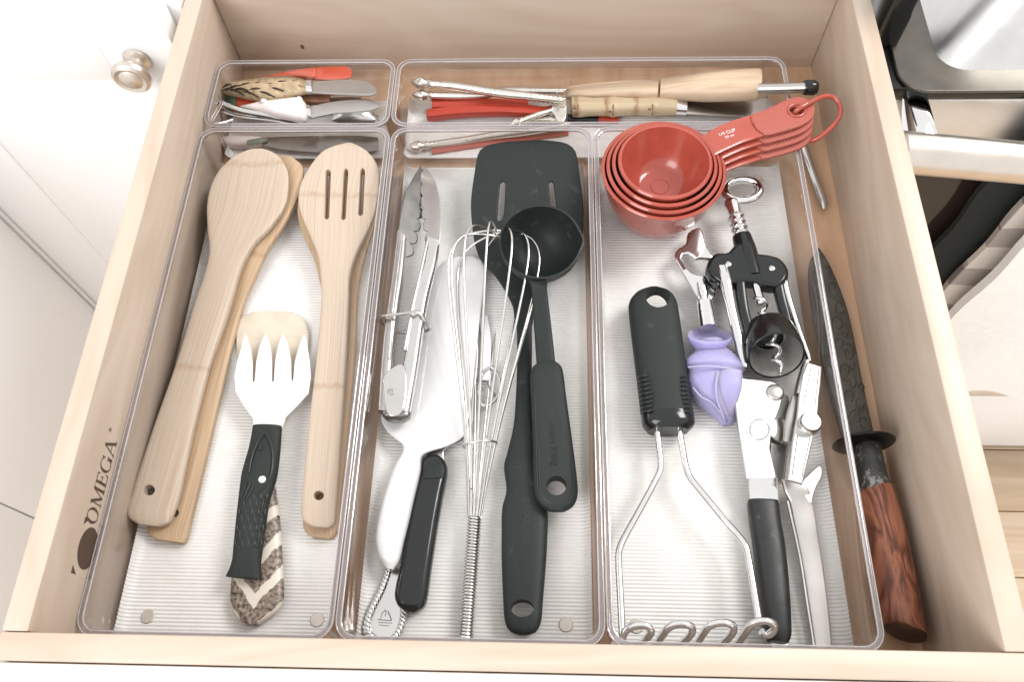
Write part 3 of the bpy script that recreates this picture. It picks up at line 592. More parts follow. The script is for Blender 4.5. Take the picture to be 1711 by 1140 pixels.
def track(k):
    left = [(893+k, 640), (896+k, 736), (898+k, 805)]; right = [(959-k, 805), (950-k, 736), (938-k, 640)]
    arc = [(929-(30.5-k)*math.cos(t), 812+(30-k)*math.sin(t)) for t in [math.pi*i/12 for i in range(1, 12)]]
    return [P(x, y, rz-.00003*abs(y-640)*.45) for x, y in left+arc+right]
obj('edge_ridge', join(tube(track(0), .00035, 6, 60), tube(track(3.5), .0003, 6, 60)), M['emboss'], ld)
a, b_ = P(921, 705, .0335), P(928, 772, .0325)
obj('embossed_name', text_mesh('smart living', .0064, P(924.5, 741, .0333), b_-a, Vector((1, .1, 0)), .00025), M['emboss'], ld)
# --- tongs
tg = thing('tongs', 'steel kitchen tongs with scalloped tips and locking ring', 'tongs', ctr(680, 480, .006))
zt = .030
def scallop(cs, r0):
    out = []
    for (x, y, s) in cs:
        for t in np.linspace(-1.2, 1.2, 6): out.append((x+s*r0*math.cos(t), y+r0*1.15*math.sin(t)))
    return out
lh = [(701, 267), (690, 288), (677, 318), (669, 355), (664, 398), (671, 410), (677, 424)]+[p for p in scallop([(681, 410, 1), (686, 390, 1), (691, 369, 1), (695, 347, 1), (697, 325, 1), (698, 303, 1), (699, 283, 1)], 9)[::1]]
lh2 = lh[:7]
for (x, y) in [(681, 410), (687, 388), (692, 366), (696, 344), (698, 322), (699, 301), (700, 281)]:
    for t in np.linspace(1.25, -1.25, 7): lh2.append((x+8.5*math.cos(t), y+11*math.sin(t)))
def slope_l(x, y): return 0
tiltL = lambda x, y: -(x-P(664, 380, zt).x)*.55
obj('scalloped_tip', sheet(lh2, zt, .0014, .0005, zf=tiltL), M['tip_dark_reflection'], tg)
obj('arm', join(loft([(664, 385, 679, 398, zt+.001, .006, .0), (655, 460, 675, 462, zt, .009, .0), (648, 510, 668, 512, zt, .010, 0), (640, 575, 660, 577, zt, .010, 0), (635, 640, 655, 640, zt, .010, 0), (632, 688, 652, 692, zt, .009, 0)], 20, 50, 3)), M['steel_d'] if 'steel_d' in M else M['satin'], tg)
rh = [(707, 265), (717, 281), (728, 303), (735, 330), (737, 355), (736, 400), (730, 430), (714, 420), (711, 404)]
for (x, y) in [(716, 392), (713, 370), (710, 349), (708, 328), (707, 307), (706, 286)]:
    for t in np.linspace(math.pi-1.25, math.pi+1.25, 7): rh.append((x+8*math.cos(t), y-11*math.sin(t)*-1))
tiltR = lambda x, y: -(P(732, 340, zt).x-x)*.5
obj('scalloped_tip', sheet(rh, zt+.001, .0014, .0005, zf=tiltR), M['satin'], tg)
obj('arm', join(loft([(712, 398, 735, 404, zt+.001, .006), (706, 440, 730, 444, zt, .009), (692, 493, 718, 497, zt, .011), (684, 550, 709, 552, zt, .012), (674, 612, 700, 614, zt, .012), (664, 660, 692, 660, zt, .011), (655, 690, 686, 692, zt, .010)], 20, 50, 3)), M['steel'], tg)
for rw in ([(714, 405), (704, 450), (690, 510), (676, 585)], [(671, 402), (664, 455), (656, 520), (650, 600)]):
    obj('arm_rib', tube([P(x, y, zt+.0052) for x, y in rw], .0011, 8, 30), M['steel'], tg)
hp = [(641, 628), (650, 618), (668, 608), (676, 612), (679, 640), (677, 670), (670, 690), (655, 696), (646, 690), (641, 660)]
obj('hinge_plate', sheet(hp, zt+.0068, .0016, .0006, rnd=3), M['steel'], tg)
obj('rivet', join(lathe([(.0009, 0), (.0026, 0), (.0026, .0008), (.0016, .001), (.0012, .0003)], P(653, 655, zt+.0068), (0, 0, 1), 18)), M['satin'], tg)
obj('end_cap', loft([(636, 688, 688, 690, zt-.001, .010), (640, 697, 686, 698, zt-.001, .010), (648, 704, 678, 705, zt-.002, .006)], 16, 12, 3), M['dark_steel'], tg)
obj('locking_ring', tube([P(x, y, z) for x, y, z in [(640, 540, zt-.006), (637, 533, zt+.003), (641, 528, zt+.0085), (668, 525, zt+.009), (697, 521, zt+.009), (704, 526, zt+.008), (712, 540, zt+.003), (718, 550, zt-.006), (700, 556, zt-.012), (655, 553, zt-.012)]], .0013, 8, 90, True), M['satin'], tg)
# --- whisk
wk = thing('whisk', 'wire balloon whisk with coiled wire handle and rust spots', 'whisk', ctr(790, 960, .006))
h0, h1, apx = P(778, 1078, .013), P(793, 864, .020), P(829, 385, .040)
axis = (apx-h1); Ln = axis.length; axd = axis.normalized(); s1_ = axd.cross(Vector((0, 0, 1))).normalized(); s2_ = s1_.cross(axd)
sc_ = [(0, .0035), (.12, .0062), (.25, .0098), (.4, .0148), (.55, .0205), (.7, .0262), (.8, .0295), (.88, .0308), (.93, .0292), (.97, .0240), (.99, .0150), (1.0, 0)]
Rm = 1.09
for k, ang in enumerate([4, 35, 64, 95, 124, 156]):
    a = R_(ang); sh = 1-.012*(k % 3); pts = []
    for s, r in sc_: pts.append(h1+axd*(s*Ln*sh)+(s1_*math.cos(a)+s2_*math.sin(a))*r*Rm*(1-.05*(k % 2)))
    for s, r in sc_[-2::-1]: pts.append(h1+axd*(s*Ln*sh)-(s1_*math.cos(a)+s2_*math.sin(a))*r*Rm*(1+.03*(k % 2)))
    obj('wire_loop', tube(pts, .00088, 8, 110), M['wire'], wk)
rc = h1+axd*(.225*Ln)
obj('binding_ring', tube([rc+s1_*math.cos(t)*.0112+s2_*math.sin(t)*.0112+axd*.002*math.cos(t) for t in [2*math.pi*i/28 for i in range(28)]], .0008, 8, None, True), M['wire'], wk)
hd_ = (h1-h0); hn = hd_.normalized(); e1 = hn.cross(Vector((0, 0, 1))).normalized(); e2 = e1.cross(hn); turns = 40; hel = []
for i in range(turns*12+1):
    t = i/12; hel.append(h0+hd_*(t/turns)+(e1*math.cos(2*math.pi*t)+e2*math.sin(2*math.pi*t))*.0041)
obj('coil_handle', tube(hel, .00078, 6), M['wire'], wk)
obj('core', tube([h0-hn*.0015, h1], .0031, 12), M['dark_steel'], wk)

# ================================================================== RIGHT BIN
# --- measuring cups
zr = .0625; cc = P(1109, 281, zr); cxy = Vector((cc.x, cc.y)); names = [('1/4', 'small')]
px_r = [104, 96.5, 88, 79]; labels = ['largest red measuring cup, outermost of the nested set', 'second largest red measuring cup, nested inside the outermost one', 'third red measuring cup, just outside the smallest one', 'smallest red measuring cup on top, printed with 1/4 CUP']
hx = [(1171, 229, 1188, 264), (1190, 217, 1205, 255), (1213, 206, 1238, 240), (1233, 199, 1258, 233.5), (1254, 193, 1279, 227), (1270, 187, 1300, 223), (1289, 179, 1322, 217), (1310, 169, 1341, 210), (1324, 164, 1352, 203), (1337, 163, 1359, 195), (1350, 168, 1361, 183)]
for i in range(4):
    z = .0620+.0030*i; c = P(1109-.6*i, 282-3.1*i, z); c.x, c.y = cxy.x, cxy.y
    r = (P(1109+px_r[i], 281, z)-P(1109-px_r[i], 281, z)).length/2; hgt = [.056, .047, .039, .033][i]
    u = thing('measuring_cup', labels[i], 'measuring cup', (c.x, c.y, z-hgt), 'nested red measuring cups')
    pr = [(r*.05, -hgt), (r*.42, -hgt), (r*.56, -hgt*.955), (r*.735, -hgt*.76), (r*.87, -hgt*.48), (r*.95, -hgt*.2), (r*.985, -.004), (r, -.0022), (r+.0002, -.0006), (r-.0008, .0004), (r-.0022, .0002), (r*.985-.0024, -.003), (r*.945-.0022, -hgt*.2), (r*.86-.0022, -hgt*.48), (r*.715-.002, -hgt*.74), (r*.55-.002, -hgt*.9), (r*.41, -hgt+.0026), (r*.05, -hgt+.0026)]
    me = lathe(pr, c, (0, 0, 1), 72)
    obj('bowl', me, M['red_cup'], u)
    if i == 3: obj('moulded_ring', tube([c+Vector((math.cos(t)*r*.2, math.sin(t)*r*.2, -hgt+.0027)) for t in [2*math.pi*j/32 for j in range(32)]], .0003, 6, None, True), M['red_cup'], u)
    k = 3-i; dx, dy = -1.5*k, 13.0*k; zh = .0655-.0048*k
    rws = [(a+dx+(8*k if q == 0 else 0), b+dy*(1 if q else 1)+(-1*k if q == 0 else 0), e+dx+(7*k if q == 0 else 0), f+dy+(-1*k if q == 0 else 0), zh+.0006*(q > 3), .0028 if q < 4 else .0026) for q, (a, b, e, f) in enumerate(hx)]
    hmesh = loft(rws, 20, 60, 5)
    hc = hole(1331+dx, 184+dy, 13.5, 9.5, zh-.02, zh+.02)
    obj('handle', cut(hmesh, hc), M['red_cup'], u)
    prw = [(a+dx, b+dy, e+dx, f+dy, zh+.0015, .0042) for (a, b, e, f) in hx[4:]]
    prw = [((prw[0][0]*.7+prw[0][2]*.3)-6, (prw[0][1]*.7+prw[0][3]*.3)+1, (prw[0][0]*.3+prw[0][2]*.7)-6, (prw[0][1]*.3+prw[0][3]*.7)+2, zh+.0015, .0034)]+prw
    obj('grip_pad', cut(loft(prw, 20, 50, 3.6), hole(1331+dx, 184+dy, 13, 9, zh-.02, zh+.03)), M['red_pad'], u)
    if i == 3:
        obj('pad_hole_rim', tube([P(1331+14*math.cos(t), 184+10.3*math.sin(t), zh+.0036) for t in [2*math.pi*j/28 for j in range(28)]], .0011, 8, None, True), M['red_cup'], u)
        xd = P(1240, 219, .067)-P(1200, 232, .067); yd = P(1210, 215, .067)-P(1218, 230, .067)
        obj('printed_volume', join(text_mesh('1/4 CUP', .0040, P(1214.5, 221, zh+.0016), xd, yd, .00004), text_mesh('59 ml', .0032, P(1219, 227.4, zh+.0016), xd, yd, .00004)), M['white_ink'], u)
rg = [(1345, 214, .054), (1334, 200, .060), (1328, 189, .0675), (1337, 180, .0715), (1356, 170, .071), (1376, 161, .069), (1391, 162, .067), (1402, 173, .065), (1404, 189, .063), (1396, 205, .061), (1381, 220, .058), (1366, 231, .055), (1354, 234, .052)]
tag(obj('ring', tube([P(*g) for g in rg], .0020, 12, 90, True), M['red_cup'], None, tuple(P(1380, 195, .06))), 'red plastic ring looped through the measuring cup handles', 'ring')
# --- corkscrew
ck = thing('corkscrew', 'winged corkscrew with black body and chrome levers', 'corkscrew', ctr(1260, 460, .006))
zc = .027; A0, A1 = P(1222, 335, zc), P(1296, 592, zc+.004); ad = (A1-A0).normalized(); sx1 = ad.cross(Vector((0, 0, 1))).normalized()
def on(t): return A0+(A1-A0)*t
rc_ = P(1240, 318, zc)
obj('opener_ring', tube([P(1240+29*math.cos(t), 318+18*math.sin(t), zc+.002) for t in [2*math.pi*j/40 for j in range(40)]], .0034, 12, None, True, flat=1.2), M['chrome'], ck)
obj('opener_knob', lathe([(.0006, 0), (.003, .001), (.0036, .004), (.002, .006)], P(1262, 320, zc), P(1275, 318, zc)-P(1262, 320, zc), 16), M['chrome'], ck)
st = [(.0005, -.006), (.0055, -.004), (.0062, 0), (.005, .004), (.0046, .010)]
h = .011
for q in range(4): st += [(.0060, h+.0008), (.0064, h+.0018), (.0060, h+.0028), (.0044, h+.0036), (.0044, h+.0048)]; h += .0052
st += [(.0066, h+.0004), (.0066, h+.002), (.001, h+.002)]
obj('stem', lathe(st, on(.03), ad, 28), M['chrome'], ck)
body = [(1228, 408), (1240, 402), (1253, 408), (1262, 420), (1285, 424), (1304, 430), (1316, 444), (1319, 458), (1312, 472), (1297, 478), (1277, 475), (1262, 470), (1240, 470), (1222, 473), (1205, 470), (1190, 460), (1182, 446), (1186, 431), (1198, 421), (1216, 420)]
obj('body', sheet(body, zc+.008, .013, .003, rnd=3), M['black_gloss'], ck)
obj('body_column', tube([on(.255), on(.30), on(.42), on(.53)], [.0070, .0080, .0078, .0072], 24, 14), M['black_gloss'], ck)
obj('frame_bar', loft([(1225, 463, 1244, 467, zc+.002, .009), (1234, 520, 1251, 520, zc+.002, .008), (1245, 562, 1262, 562, zc+.002, .008)], 16, 20, 4), M['black_gloss'], ck)
obj('frame_bar', loft([(1288, 468, 1307, 468, zc+.002, .009), (1299, 510, 1316, 510, zc+.002, .008), (1310, 548, 1326, 548, zc+.002, .008)], 16, 20, 4), M['black_gloss'], ck)
bc = P(1283, 558, zc-.006); be = P(1295, 589, zc+.006); bd = (be-bc).normalized(); rb = (P(1343, 590, zc)-P(1249, 590, zc)).length/2; bl = (be-bc).length+.004
pr = [(.006, 0), (rb*.88, 0), (rb*.98, .002), (rb, bl-.002), (rb*.985, bl), (rb*.93, bl+.0005), (rb*.89, bl-.002), (rb*.84, .0035), (.006, .0025)]
obj('bell', lathe(pr, bc, bd, 48), M['black_gloss'], ck)
obj('bell_liner', lathe([(rb*.915, bl-.0002), (rb*.875, bl-.0022), (rb*.50, .0056), (rb*.52, .0046)], bc, bd, 40, True), M['bellin'], ck)
obj('screw_shank', tube([on(.53), on(.70)], .0032, 14), M['chrome'], ck)
sw = []
for i in range(120):
    t = i/119; p = on(.66)+ad*(t*.062); a = 2*math.pi*t*5.0
    sw.append(p+(sx1*math.cos(a)+sx1.cross(ad)*math.sin(a))*.0036*min(1, (1.05-t)*3))
obj('screw_worm', tube(sw, [.0014]*10+[.0005], 8), M['chrome'], ck)
obj('lever', loft([(1196, 448, 1216, 448, zc+.004, .009), (1203, 472, 1222, 470, zc+.005, .009), (1212, 510, 1228, 508, zc+.004, .007), (1224, 560, 1239, 558, zc+.002, .006), (1236, 606, 1249, 604, zc-.001, .005), (1241, 615, 1248, 614, zc-.001, .004)], 16, 40, 3), M['chrome'], ck)
obj('lever', loft([(1300, 470, 1316, 468, zc+.002, .008), (1311, 500, 1322, 498, zc+.002, .007), (1328, 550, 1337, 548, zc, .006), (1346, 598, 1354, 596, zc-.003, .005), (1350, 606, 1354, 604, zc-.003, .004)], 16, 40, 3), M['chrome'], ck)
for p in ((1217, 441), (1290, 448)): obj('rivet', ball(P(p[0], p[1], zc+.008), .0026, 1, 1, .4), M['steel'], ck)
# --- bottle opener with purple stopper
bo = thing('bottle_opener', 'chrome bottle opener with translucent purple rubber end', 'bottle opener', ctr(1180, 540, .006))
outl = [(1150, 388), (1170, 379), (1176, 392), (1179, 405), (1186, 418), (1193, 430), (1185, 433), (1173, 430), (1164, 433), (1157, 427), (1148, 423), (1140, 427), (1141, 436), (1148, 446), (1155, 454), (1166, 458), (1186, 461), (1199, 470), (1197, 486), (1192, 500), (1168, 499), (1156, 481), (1145, 463), (1131, 439), (1127, 428), (1132, 416), (1146, 407)]
obj('claw', sheet(outl, .022, .0042, .0014, rnd=2), M['chrome'], bo)
obj('neck', lathe([(.0005, -.004), (.004, -.003), (.0042, .006), (.003, .009), (.003, .013), (.0062, .013), (.0065, .034)], P(1173, 480, .022), P(1184, 550, .022)-P(1173, 480, .022), 24), M['chrome'], bo)
pax = (P(1196, 640, .021)-P(1184, 550, .0235)).normalized(); fr_ = (P(1223, 565, .022)-P(1151, 568, .022)).length/2
obj('flared_collar', lathe([(.0072, .004), (fr_*.72, .0022), (fr_*.93, -.0012), (fr_, -.0018), (fr_*1.02, -.0004), (fr_*.98, .0022), (fr_*.80, .0062), (fr_*.66, .011), (.0072, .012)], P(1186, 563, .024), (pax+Vector((0, -.1, -1.1))).normalized(), 40), M['purple'], bo)
pg = [(1166, 574, 1208, 572, .020, .018), (1163, 584, 1211, 582, .020, .016), (1157, 592, 1222, 590, .020, .019), (1144, 604, 1242, 610, .020, .026), (1143, 612, 1245, 619, .020, .027), (1149, 619, 1240, 625, .020, .024), (1147, 640, 1243, 645, .019, .025), (1155, 660, 1238, 668, .018, .022), (1168, 678, 1232, 685, .016, .018), (1185, 692, 1230, 698, .014, .013), (1198, 703, 1227, 706, .012, .009), (1204, 711, 1221, 711, .011, .006)]
obj('rubber_end', loft(pg, 32, 90, 2.1), M['purple'], bo)
obj('rubber_fold', loft([(1200, 618, 1240, 622, .030, .006), (1198, 640, 1240, 645, .029, .008), (1200, 660, 1234, 668, .026, .007), (1205, 682, 1228, 690, .020, .006), (1210, 700, 1222, 703, .014, .004)], 20, 30, 2.1), M['purple'], bo)
obj('mould_seam', tube([P(x, y, z) for x, y, z in [(1150, 614, .0275), (1175, 612, .0335), (1205, 614, .0335), (1238, 621, .0275)]], .0009, 8, 24), M['purple'], bo)
obj('petal_edge', tube([P(x, y, z) for x, y, z in [(1199, 622, .0325), (1196, 645, .0315), (1198, 668, .027), (1206, 690, .021), (1213, 708, .0145)]], .0008, 8, 30), M['purple'], bo)
obj('petal_edge', tube([P(x, y, z) for x, y, z in [(1158, 648, .0285), (1172, 664, .0285), (1188, 672, .026), (1204, 690, .0215)]], .0006, 8, 24), M['purple'], bo)
# --- potato masher
pm = thing('potato_masher', 'potato masher with soft black grip and zigzag steel rod head', 'potato masher', ctr(1110, 700, .006))
mh = [(1080, 484, 1103, 484, .023, .010), (1062, 492, 1120, 491, .023, .016), (1051, 507, 1130, 505, .023, .019), (1051, 526, 1134, 524, .023, .020), (1056, 570, 1140, 567, .0225, .021), (1062, 618, 1147, 620, .0225, .022), (1067, 660, 1153, 662, .022, .023), (1071, 694, 1158, 694, .022, .0235)]
mm_ = cut(loft(mh, 36, 80, 2.6), hole(1096, 509, 20.5, 19, -.02, .06))
obj('grip', mm_, M['black_matte'], pm)
fins = []
for s in range(9):
    y = 630+s*7.4; ln = 24-abs(s-4)*1.6
    xl = 1063.5+(y-618)*.112; xr = 1148+(y-618)*.145
    fins.append(tube([P(xl, y+2, .0235), P(xl+5, y-1, .0308), P(xl+13, y-3, .0333), P(xl+ln, y-5, .0340)], .0007, 6, 14))
    fins.append(tube([P(xr, y+2, .0235), P(xr-4, y, .0300), P(xr-9, y-1, .0330), P(xr-ln*.62, y-1, .0340)], .0007, 6, 14))
obj('grip_fins', join(*fins), M['emboss'], pm)
obj('collar', loft([(1071, 694, 1159, 693, .022, .0242), (1072, 703, 1160, 703, .022, .0246), (1074, 712, 1160, 712, .0218, .024), (1082, 722, 1150, 722, .0215, .019)], 36, 24, 2.4), M['black_gloss'], pm)
zm = .024
obj('rod', tube([P(x, y, z) for x, y, z in [(1098, 714, zm), (1101, 745, zm), (1104, 772, zm+.001), (1103, 786, zm+.001), (1094, 806, zm+.002), (1065, 860, zm+.003), (1043, 900, zm+.004), (1035, 920, zm+.005), (1034, 940, zm+.005), (1037, 1000, zm+.007), (1040, 1062, zm+.008)]], .00225, 12, 80), M['chrome'], pm)
obj('rod', tube([P(x, y, z) for x, y, z in [(1134, 714, zm), (1141, 752, zm), (1146, 780, zm+.001), (1152, 797, zm+.001), (1165, 814, zm+.002), (1205, 863, zm+.003), (1236, 899, zm+.004), (1246, 914, zm+.005), (1251, 935, zm+.005), (1262, 1000, zm+.007), (1269, 1040, zm+.010)]], .00225, 12, 80), M['chrome'], pm)
zz = [(1040, 1066, .031), (1045, 1056, .034), (1056, 1048, .036), (1070, 1045.5, .0365), (1083, 1048, .036), (1088, 1056, .034), (1082, 1066, .028), (1070, 1079, .016), (1068, 1086, .0125), (1078, 1087, .0115), (1092, 1083, .013), (1106, 1064, .026), (1117, 1050, .0345), (1130, 1044, .037), (1146, 1044, .037), (1156, 1049, .035), (1156, 1058, .032), (1146, 1070, .024), (1135, 1081, .0145), (1138, 1087, .0115), (1150, 1086, .0115), (1162, 1079, .015), (1175, 1060, .028), (1185, 1047, .036), (1198, 1042, .0375), (1214, 1042, .0375), (1225, 1047, .0355), (1225, 1056, .032), (1214, 1070, .023), (1203, 1081, .0145), (1206, 1087, .0115), (1218, 1086, .0115), (1230, 1079, .015), (1244, 1060, .028), (1256, 1045, .036), (1268, 1039, .038), (1284, 1039, .038), (1294, 1046, .036), (1292, 1055, .033), (1280, 1062, .030), (1272, 1056, .031)]
obj('zigzag_head', tube([P(*p) for p in zz], .00235, 12, 220), M['chrome'], pm)
# --- can opener
co = thing('can_opener', 'silver manual can opener with one black grip and one bare steel handle', 'can opener', ctr(1300, 800, .006))
zo = .026
obj('body_plate', sheet([(1223, 630), (1258, 633), (1291, 637), (1304, 644), (1311, 656), (1303, 684), (1290, 716), (1287, 750), (1297, 790), (1299, 799), (1294, 802), (1248, 801), (1240, 760), (1233, 717)], zo, .0030, .001), M['brushed'], co)
obj('inner_plate', sheet([(1290, 700), (1306, 656), (1318, 662), (1322, 690), (1318, 740), (1312, 800), (1300, 812), (1285, 800), (1286, 745)], zo-.006, .003, .001), M['dark_steel'], co)
obj('rivet', lathe([(.0006, .0016), (.0048, .0015), (.0058, .0008), (.0062, 0), (.001, 0)], P(1295, 656, zo), (0, 0, 1), 28), M['satin'], co)
obj('stamped_ring', tube([P(1269+16*math.cos(t), 718+17*math.sin(t), zo+.0001) for t in [2*math.pi*j/30 for j in range(30)]], .0005, 6, None, True), M['satin'], co)
obj('cutting_wheel', lathe([(.002, 0), (.0085, .001), (.009, .002), (.0085, .003), (.002, .004)], P(1302, 722, zo-.005), (.3, 0, 1), 28), M['steel'], co)
obj('neck', loft([(1250, 800, 1299, 800, zo-.003, .006), (1250, 815, 1301, 817, zo-.004, .006), (1252, 838, 1302, 842, zo-.006, .006)], 16, 14, 5), M['chrome'], co)
obj('black_grip', loft([(1250, 836, 1300, 838, .021, .010), (1249, 843, 1301, 845, .020, .013), (1252, 870, 1304, 872, .019, .015), (1257, 906, 1310, 906, .0185, .0155), (1262, 950, 1315, 950, .018, .016), (1268, 999, 1319, 999, .018, .016), (1273, 1035, 1321, 1040, .0175, .0155), (1277, 1062, 1321, 1064, .017, .014), (1282, 1072, 1316, 1077, .017, .010)], 28, 60, 2.6), M['black_worn'], co)
obj('handle_tip', box(P(1286, 1092, .012), P(1317, 1070, .018), .0008), M['steel'], co)
obj('lever_handle', loft([(1306, 803, 1340, 806, zo-.004, .0035), (1311, 822, 1352, 822, zo-.005, .0035), (1319, 838, 1358, 842, zo-.007, .0035), (1328, 880, 1365, 884, zo-.009, .0035), (1338, 929, 1372, 929, zo-.011, .0035), (1350, 1005, 1383, 1010, .0135, .0035), (1360, 1072, 1389, 1070, .012, .0035), (1362, 1085, 1390, 1085, .012, .003)], 16, 50, 6), M['satin'], co)
obj('lever_flange', tube([P(1316, 838, zo-.004), P(1336, 929, zo-.008), P(1348, 1005, .0165), P(1360, 1080, .0145)], .0011, 8, 30), M['steel'], co)
obj('bottle_hook', sheet([(1340, 806), (1352, 792), (1364, 780), (1371, 777), (1375, 784), (1374, 797), (1366, 812), (1359, 830), (1357, 843), (1345, 830)], zo-.004, .0024, .0008, rnd=2), M['brushed'], co)
zk = .040
obj('turning_key', sheet([(1349, 605), (1374, 612), (1372, 640), (1369, 664), (1366, 703), (1357, 742), (1341, 810), (1316, 802), (1320, 770), (1324, 738), (1332, 694), (1335, 660), (1341, 625)], zk, .0030, .0011), M['brushed'], co)
for pl in ([(1355, 616), (1368, 620), (1362, 678), (1344, 672)], [(1333, 727), (1354, 730), (1340, 797), (1324, 793)]):
    obj('key_panel_line', tube([P(x, y, zk+.0002) for x, y in pl], .00035, 6, None, True), M['satin'], co)
obj('key_side', loft([(1326, 662, 1334, 662, zk-.006, .010), (1334, 630, 1342, 630, zk-.006, .010), (1341, 607, 1350, 606, zk-.006, .010)], 12, 14, 5), M['dark_steel'], co)
kprof = [(.001, .0075), (.0060, .0075), (.0066, .0068), (.0070, .004), (.0070, 0), (.001, 0)]
obj('turning_knob', lathe(kprof, P(1350, 711, zk), (0, 0, 1), 72, False, lambda a, r, h: r*(1+(.035 if (r > .0069 and int(a/(2*math.pi)*72+.5) % 2) else 0))), M['steel'], co)
obj('key_post', tube([P(1344, 716, zo-.008), P(1346, 716, zk-.002)], .0035, 14), M['satin'], co)
obj('gear_arm', loft([(1308, 740, 1324, 740, zo+.003, .005), (1312, 700, 1330, 700, zo+.005, .006), (1322, 664, 1336, 664, zo+.005, .006)], 14, 18, 4), M['satin'], co)

# ================================================================== RIGHT GAP
kf = thing('knife', 'large dark etched knife with red brown wooden handle beside the right bin', 'knife', ctr(1440, 740, 0))
kb = [(1364, 419, 1368, 414), (1352, 440, 1384, 438), (1350, 480, 1402, 478), (1356, 520, 1416, 518), (1365, 567, 1427, 565), (1379, 634, 1440, 632), (1394, 690, 1452, 688), (1405, 730, 1461, 728)]
obj('blade', loft([r+(.013, .004) for r in kb], 20, 60, 2.2), M['etched'], kf)
rr_ = random.Random(4); curls = []
for (cx, cy, r, a0, n_) in [(1392, 480, 8, 2.0, 1.3), (1403, 512, 9, .5, 1.5), (1400, 542, 12, 1.2, 1.9), (1411, 556, 9, 3.6, 1.5), (1404, 575, 9, 2.2, 1.4), (1418, 590, 11, 4.2, 1.7), (1413, 620, 12, 1.0, 1.6), (1424, 640, 8, 5.0, 1.2), (1420, 665, 11, 2.6, 1.3), (1436, 672, 9, .2, 1.2), (1430, 700, 12, 3.2, 1.1), (1444, 705, 8, 1.4, 1.2), (1385, 455, 7, 4.0, 1.1), (1423, 612, 6, 5.2, 1.3), (1440, 650, 7, 3.4, 1.0)]:
    curls.append(tube([P(cx+r*(1-.62*q/26)*math.cos(a0+.62*n_*2*math.pi*q/26), cy+1.5*r*(1-.62*q/26)*math.sin(a0+.62*n_*2*math.pi*q/26), .0149) for q in range(27)], .00034, 5))
obj('etched_scrolls', join(*curls), M['ink'], kf)
ka0, ka1 = P(1400, 560, .014), P(1510, 1055, .019); kd = (ka1-ka0).normalized()
gc = P(1443, 741, .021)
obj('guard', lathe([(.002, -.0015), (.0185, -.0014), (.020, -.0004), (.020, .0006), (.0185, .0016), (.002, .0017)], gc, kd, 40), M['guard'], kf)
obj('ferrule', loft([(1428, 744, 1468, 740, .020, .019), (1431, 770, 1474, 768, .020, .021), (1437, 822, 1487, 818, .020, .024)], 28, 24, 2.2), M['iron'], kf)
obj('handle', loft([(1437, 818, 1490, 815, .020, .024), (1441, 840, 1497, 838, .020, .026), (1450, 906, 1512, 898, .020, .028), (1459, 960, 1523, 952, .020, .029), (1468, 1010, 1534, 1005, .020, .029), (1476, 1042, 1541, 1050, .020, .028), (1488, 1046, 1544, 1064, .020, .027)], 32, 70, 2.3), M['rosewood'], kf)
obj('handle_end', loft([(1477, 1041, 1544, 1064, .0195, .0275), (1480, 1048, 1545, 1069, .019, .026), (1492, 1060, 1543, 1074, .018, .020), (1510, 1069, 1535, 1075, .017, .012)], 24, 18, 2.3), M['end_grain'], kf)
tag(obj('butter_knife', loft([r+(.006, t_) for r, t_ in [((1318, 175, 1330, 173), .002), ((1326, 205, 1340, 203), .003), ((1337, 250, 1351, 247), .004), ((1344, 272, 1358, 270), .0045), ((1357, 310, 1371, 306), .005), ((1369, 342, 1382, 338), .005), ((1374, 351, 1381, 349), .003)]], 18, 50, 2.4), M['steel'], None, ctr(1350, 260, 0)), 'plain steel table knife between the right bin and drawer side', 'knife')

# ================================================================== LONG BACK BIN
wt = thing('wooden_handled_tool', 'pale two part wooden handle with steel rod and black tip over the bin edge', 'kitchen tool', ctr(1150, 150, .01))
obj('handle', loft([(945, 164, 945, 148, .014, .006), (962, 163, 962, 145, .016, .009), (1032, 162, 1032, 139, .019, .012), (1098, 162, 1098, 137, .022, .013)], 24, 40, 2.6), M['pale_wood'], wt)
obj('handle', loft([(1102, 162, 1102, 136, .022, .014), (1130, 163, 1130, 132, .024, .016), (1160, 164, 1160, 127, .028, .018), (1183, 165, 1183, 122, .030, .019), (1225, 164, 1225, 120.5, .034, .019), (1266, 162, 1266, 120, .038, .019), (1269, 161, 1269, 121, .038, .018)], 28, 60, 2.5), M['pale_wood'], wt)
r0, r1, r2 = P(1268, 148, .048), P(1347, 146, .058), P(1366, 146, .058)
obj('steel_rod', tube([r0, r1], .0042, 18), M['satin'], wt)
obj('black_tip', lathe([(.0005, 0), (.0052, 0), (.0060, .002), (.0060, .008), (.0045, .0105), (.0005, .011)], r1-(r2-r1).normalized()*.002, r2-r1, 20), M['black_gloss'], wt)
bk = thing('spreading_knife', 'bamboo cane handled spreading knife with wide steel blade', 'knife', ctr(1080, 180, .01))
obj('handle', loft([(953, 184, 953, 172, .017, .008), (957, 192, 956, 164, .017, .013), (966, 193, 966, 163.5, .017, .0135), (990, 191, 990, 165.5, .017, .0125), (1018, 191.5, 1018, 164.5, .017, .013), (1025, 193, 1025, 163.5, .017, .0138), (1032, 191.5, 1032, 164.5, .017, .013), (1060, 190, 1060, 165.5, .017, .0125), (1084, 190.5, 1084, 164.5, .017, .013), (1091, 191.5, 1091, 163.5, .017, .0138), (1098, 190.5, 1098, 164.5, .017, .013), (1130, 189.5, 1130, 164.5, .017, .012)], 24, 90, 2.2), M['cane'], bk)
for (px_, py_) in ((960, 190), (960, 180), (1018, 169), (1019, 186), (1085, 182), (1086, 167)):
    obj('pin', ball(P(px_, py_, .0226 if 170 < py_ < 185 else .0205), .0011, 1, 1, .8, 10, 6), M['brown'], bk)
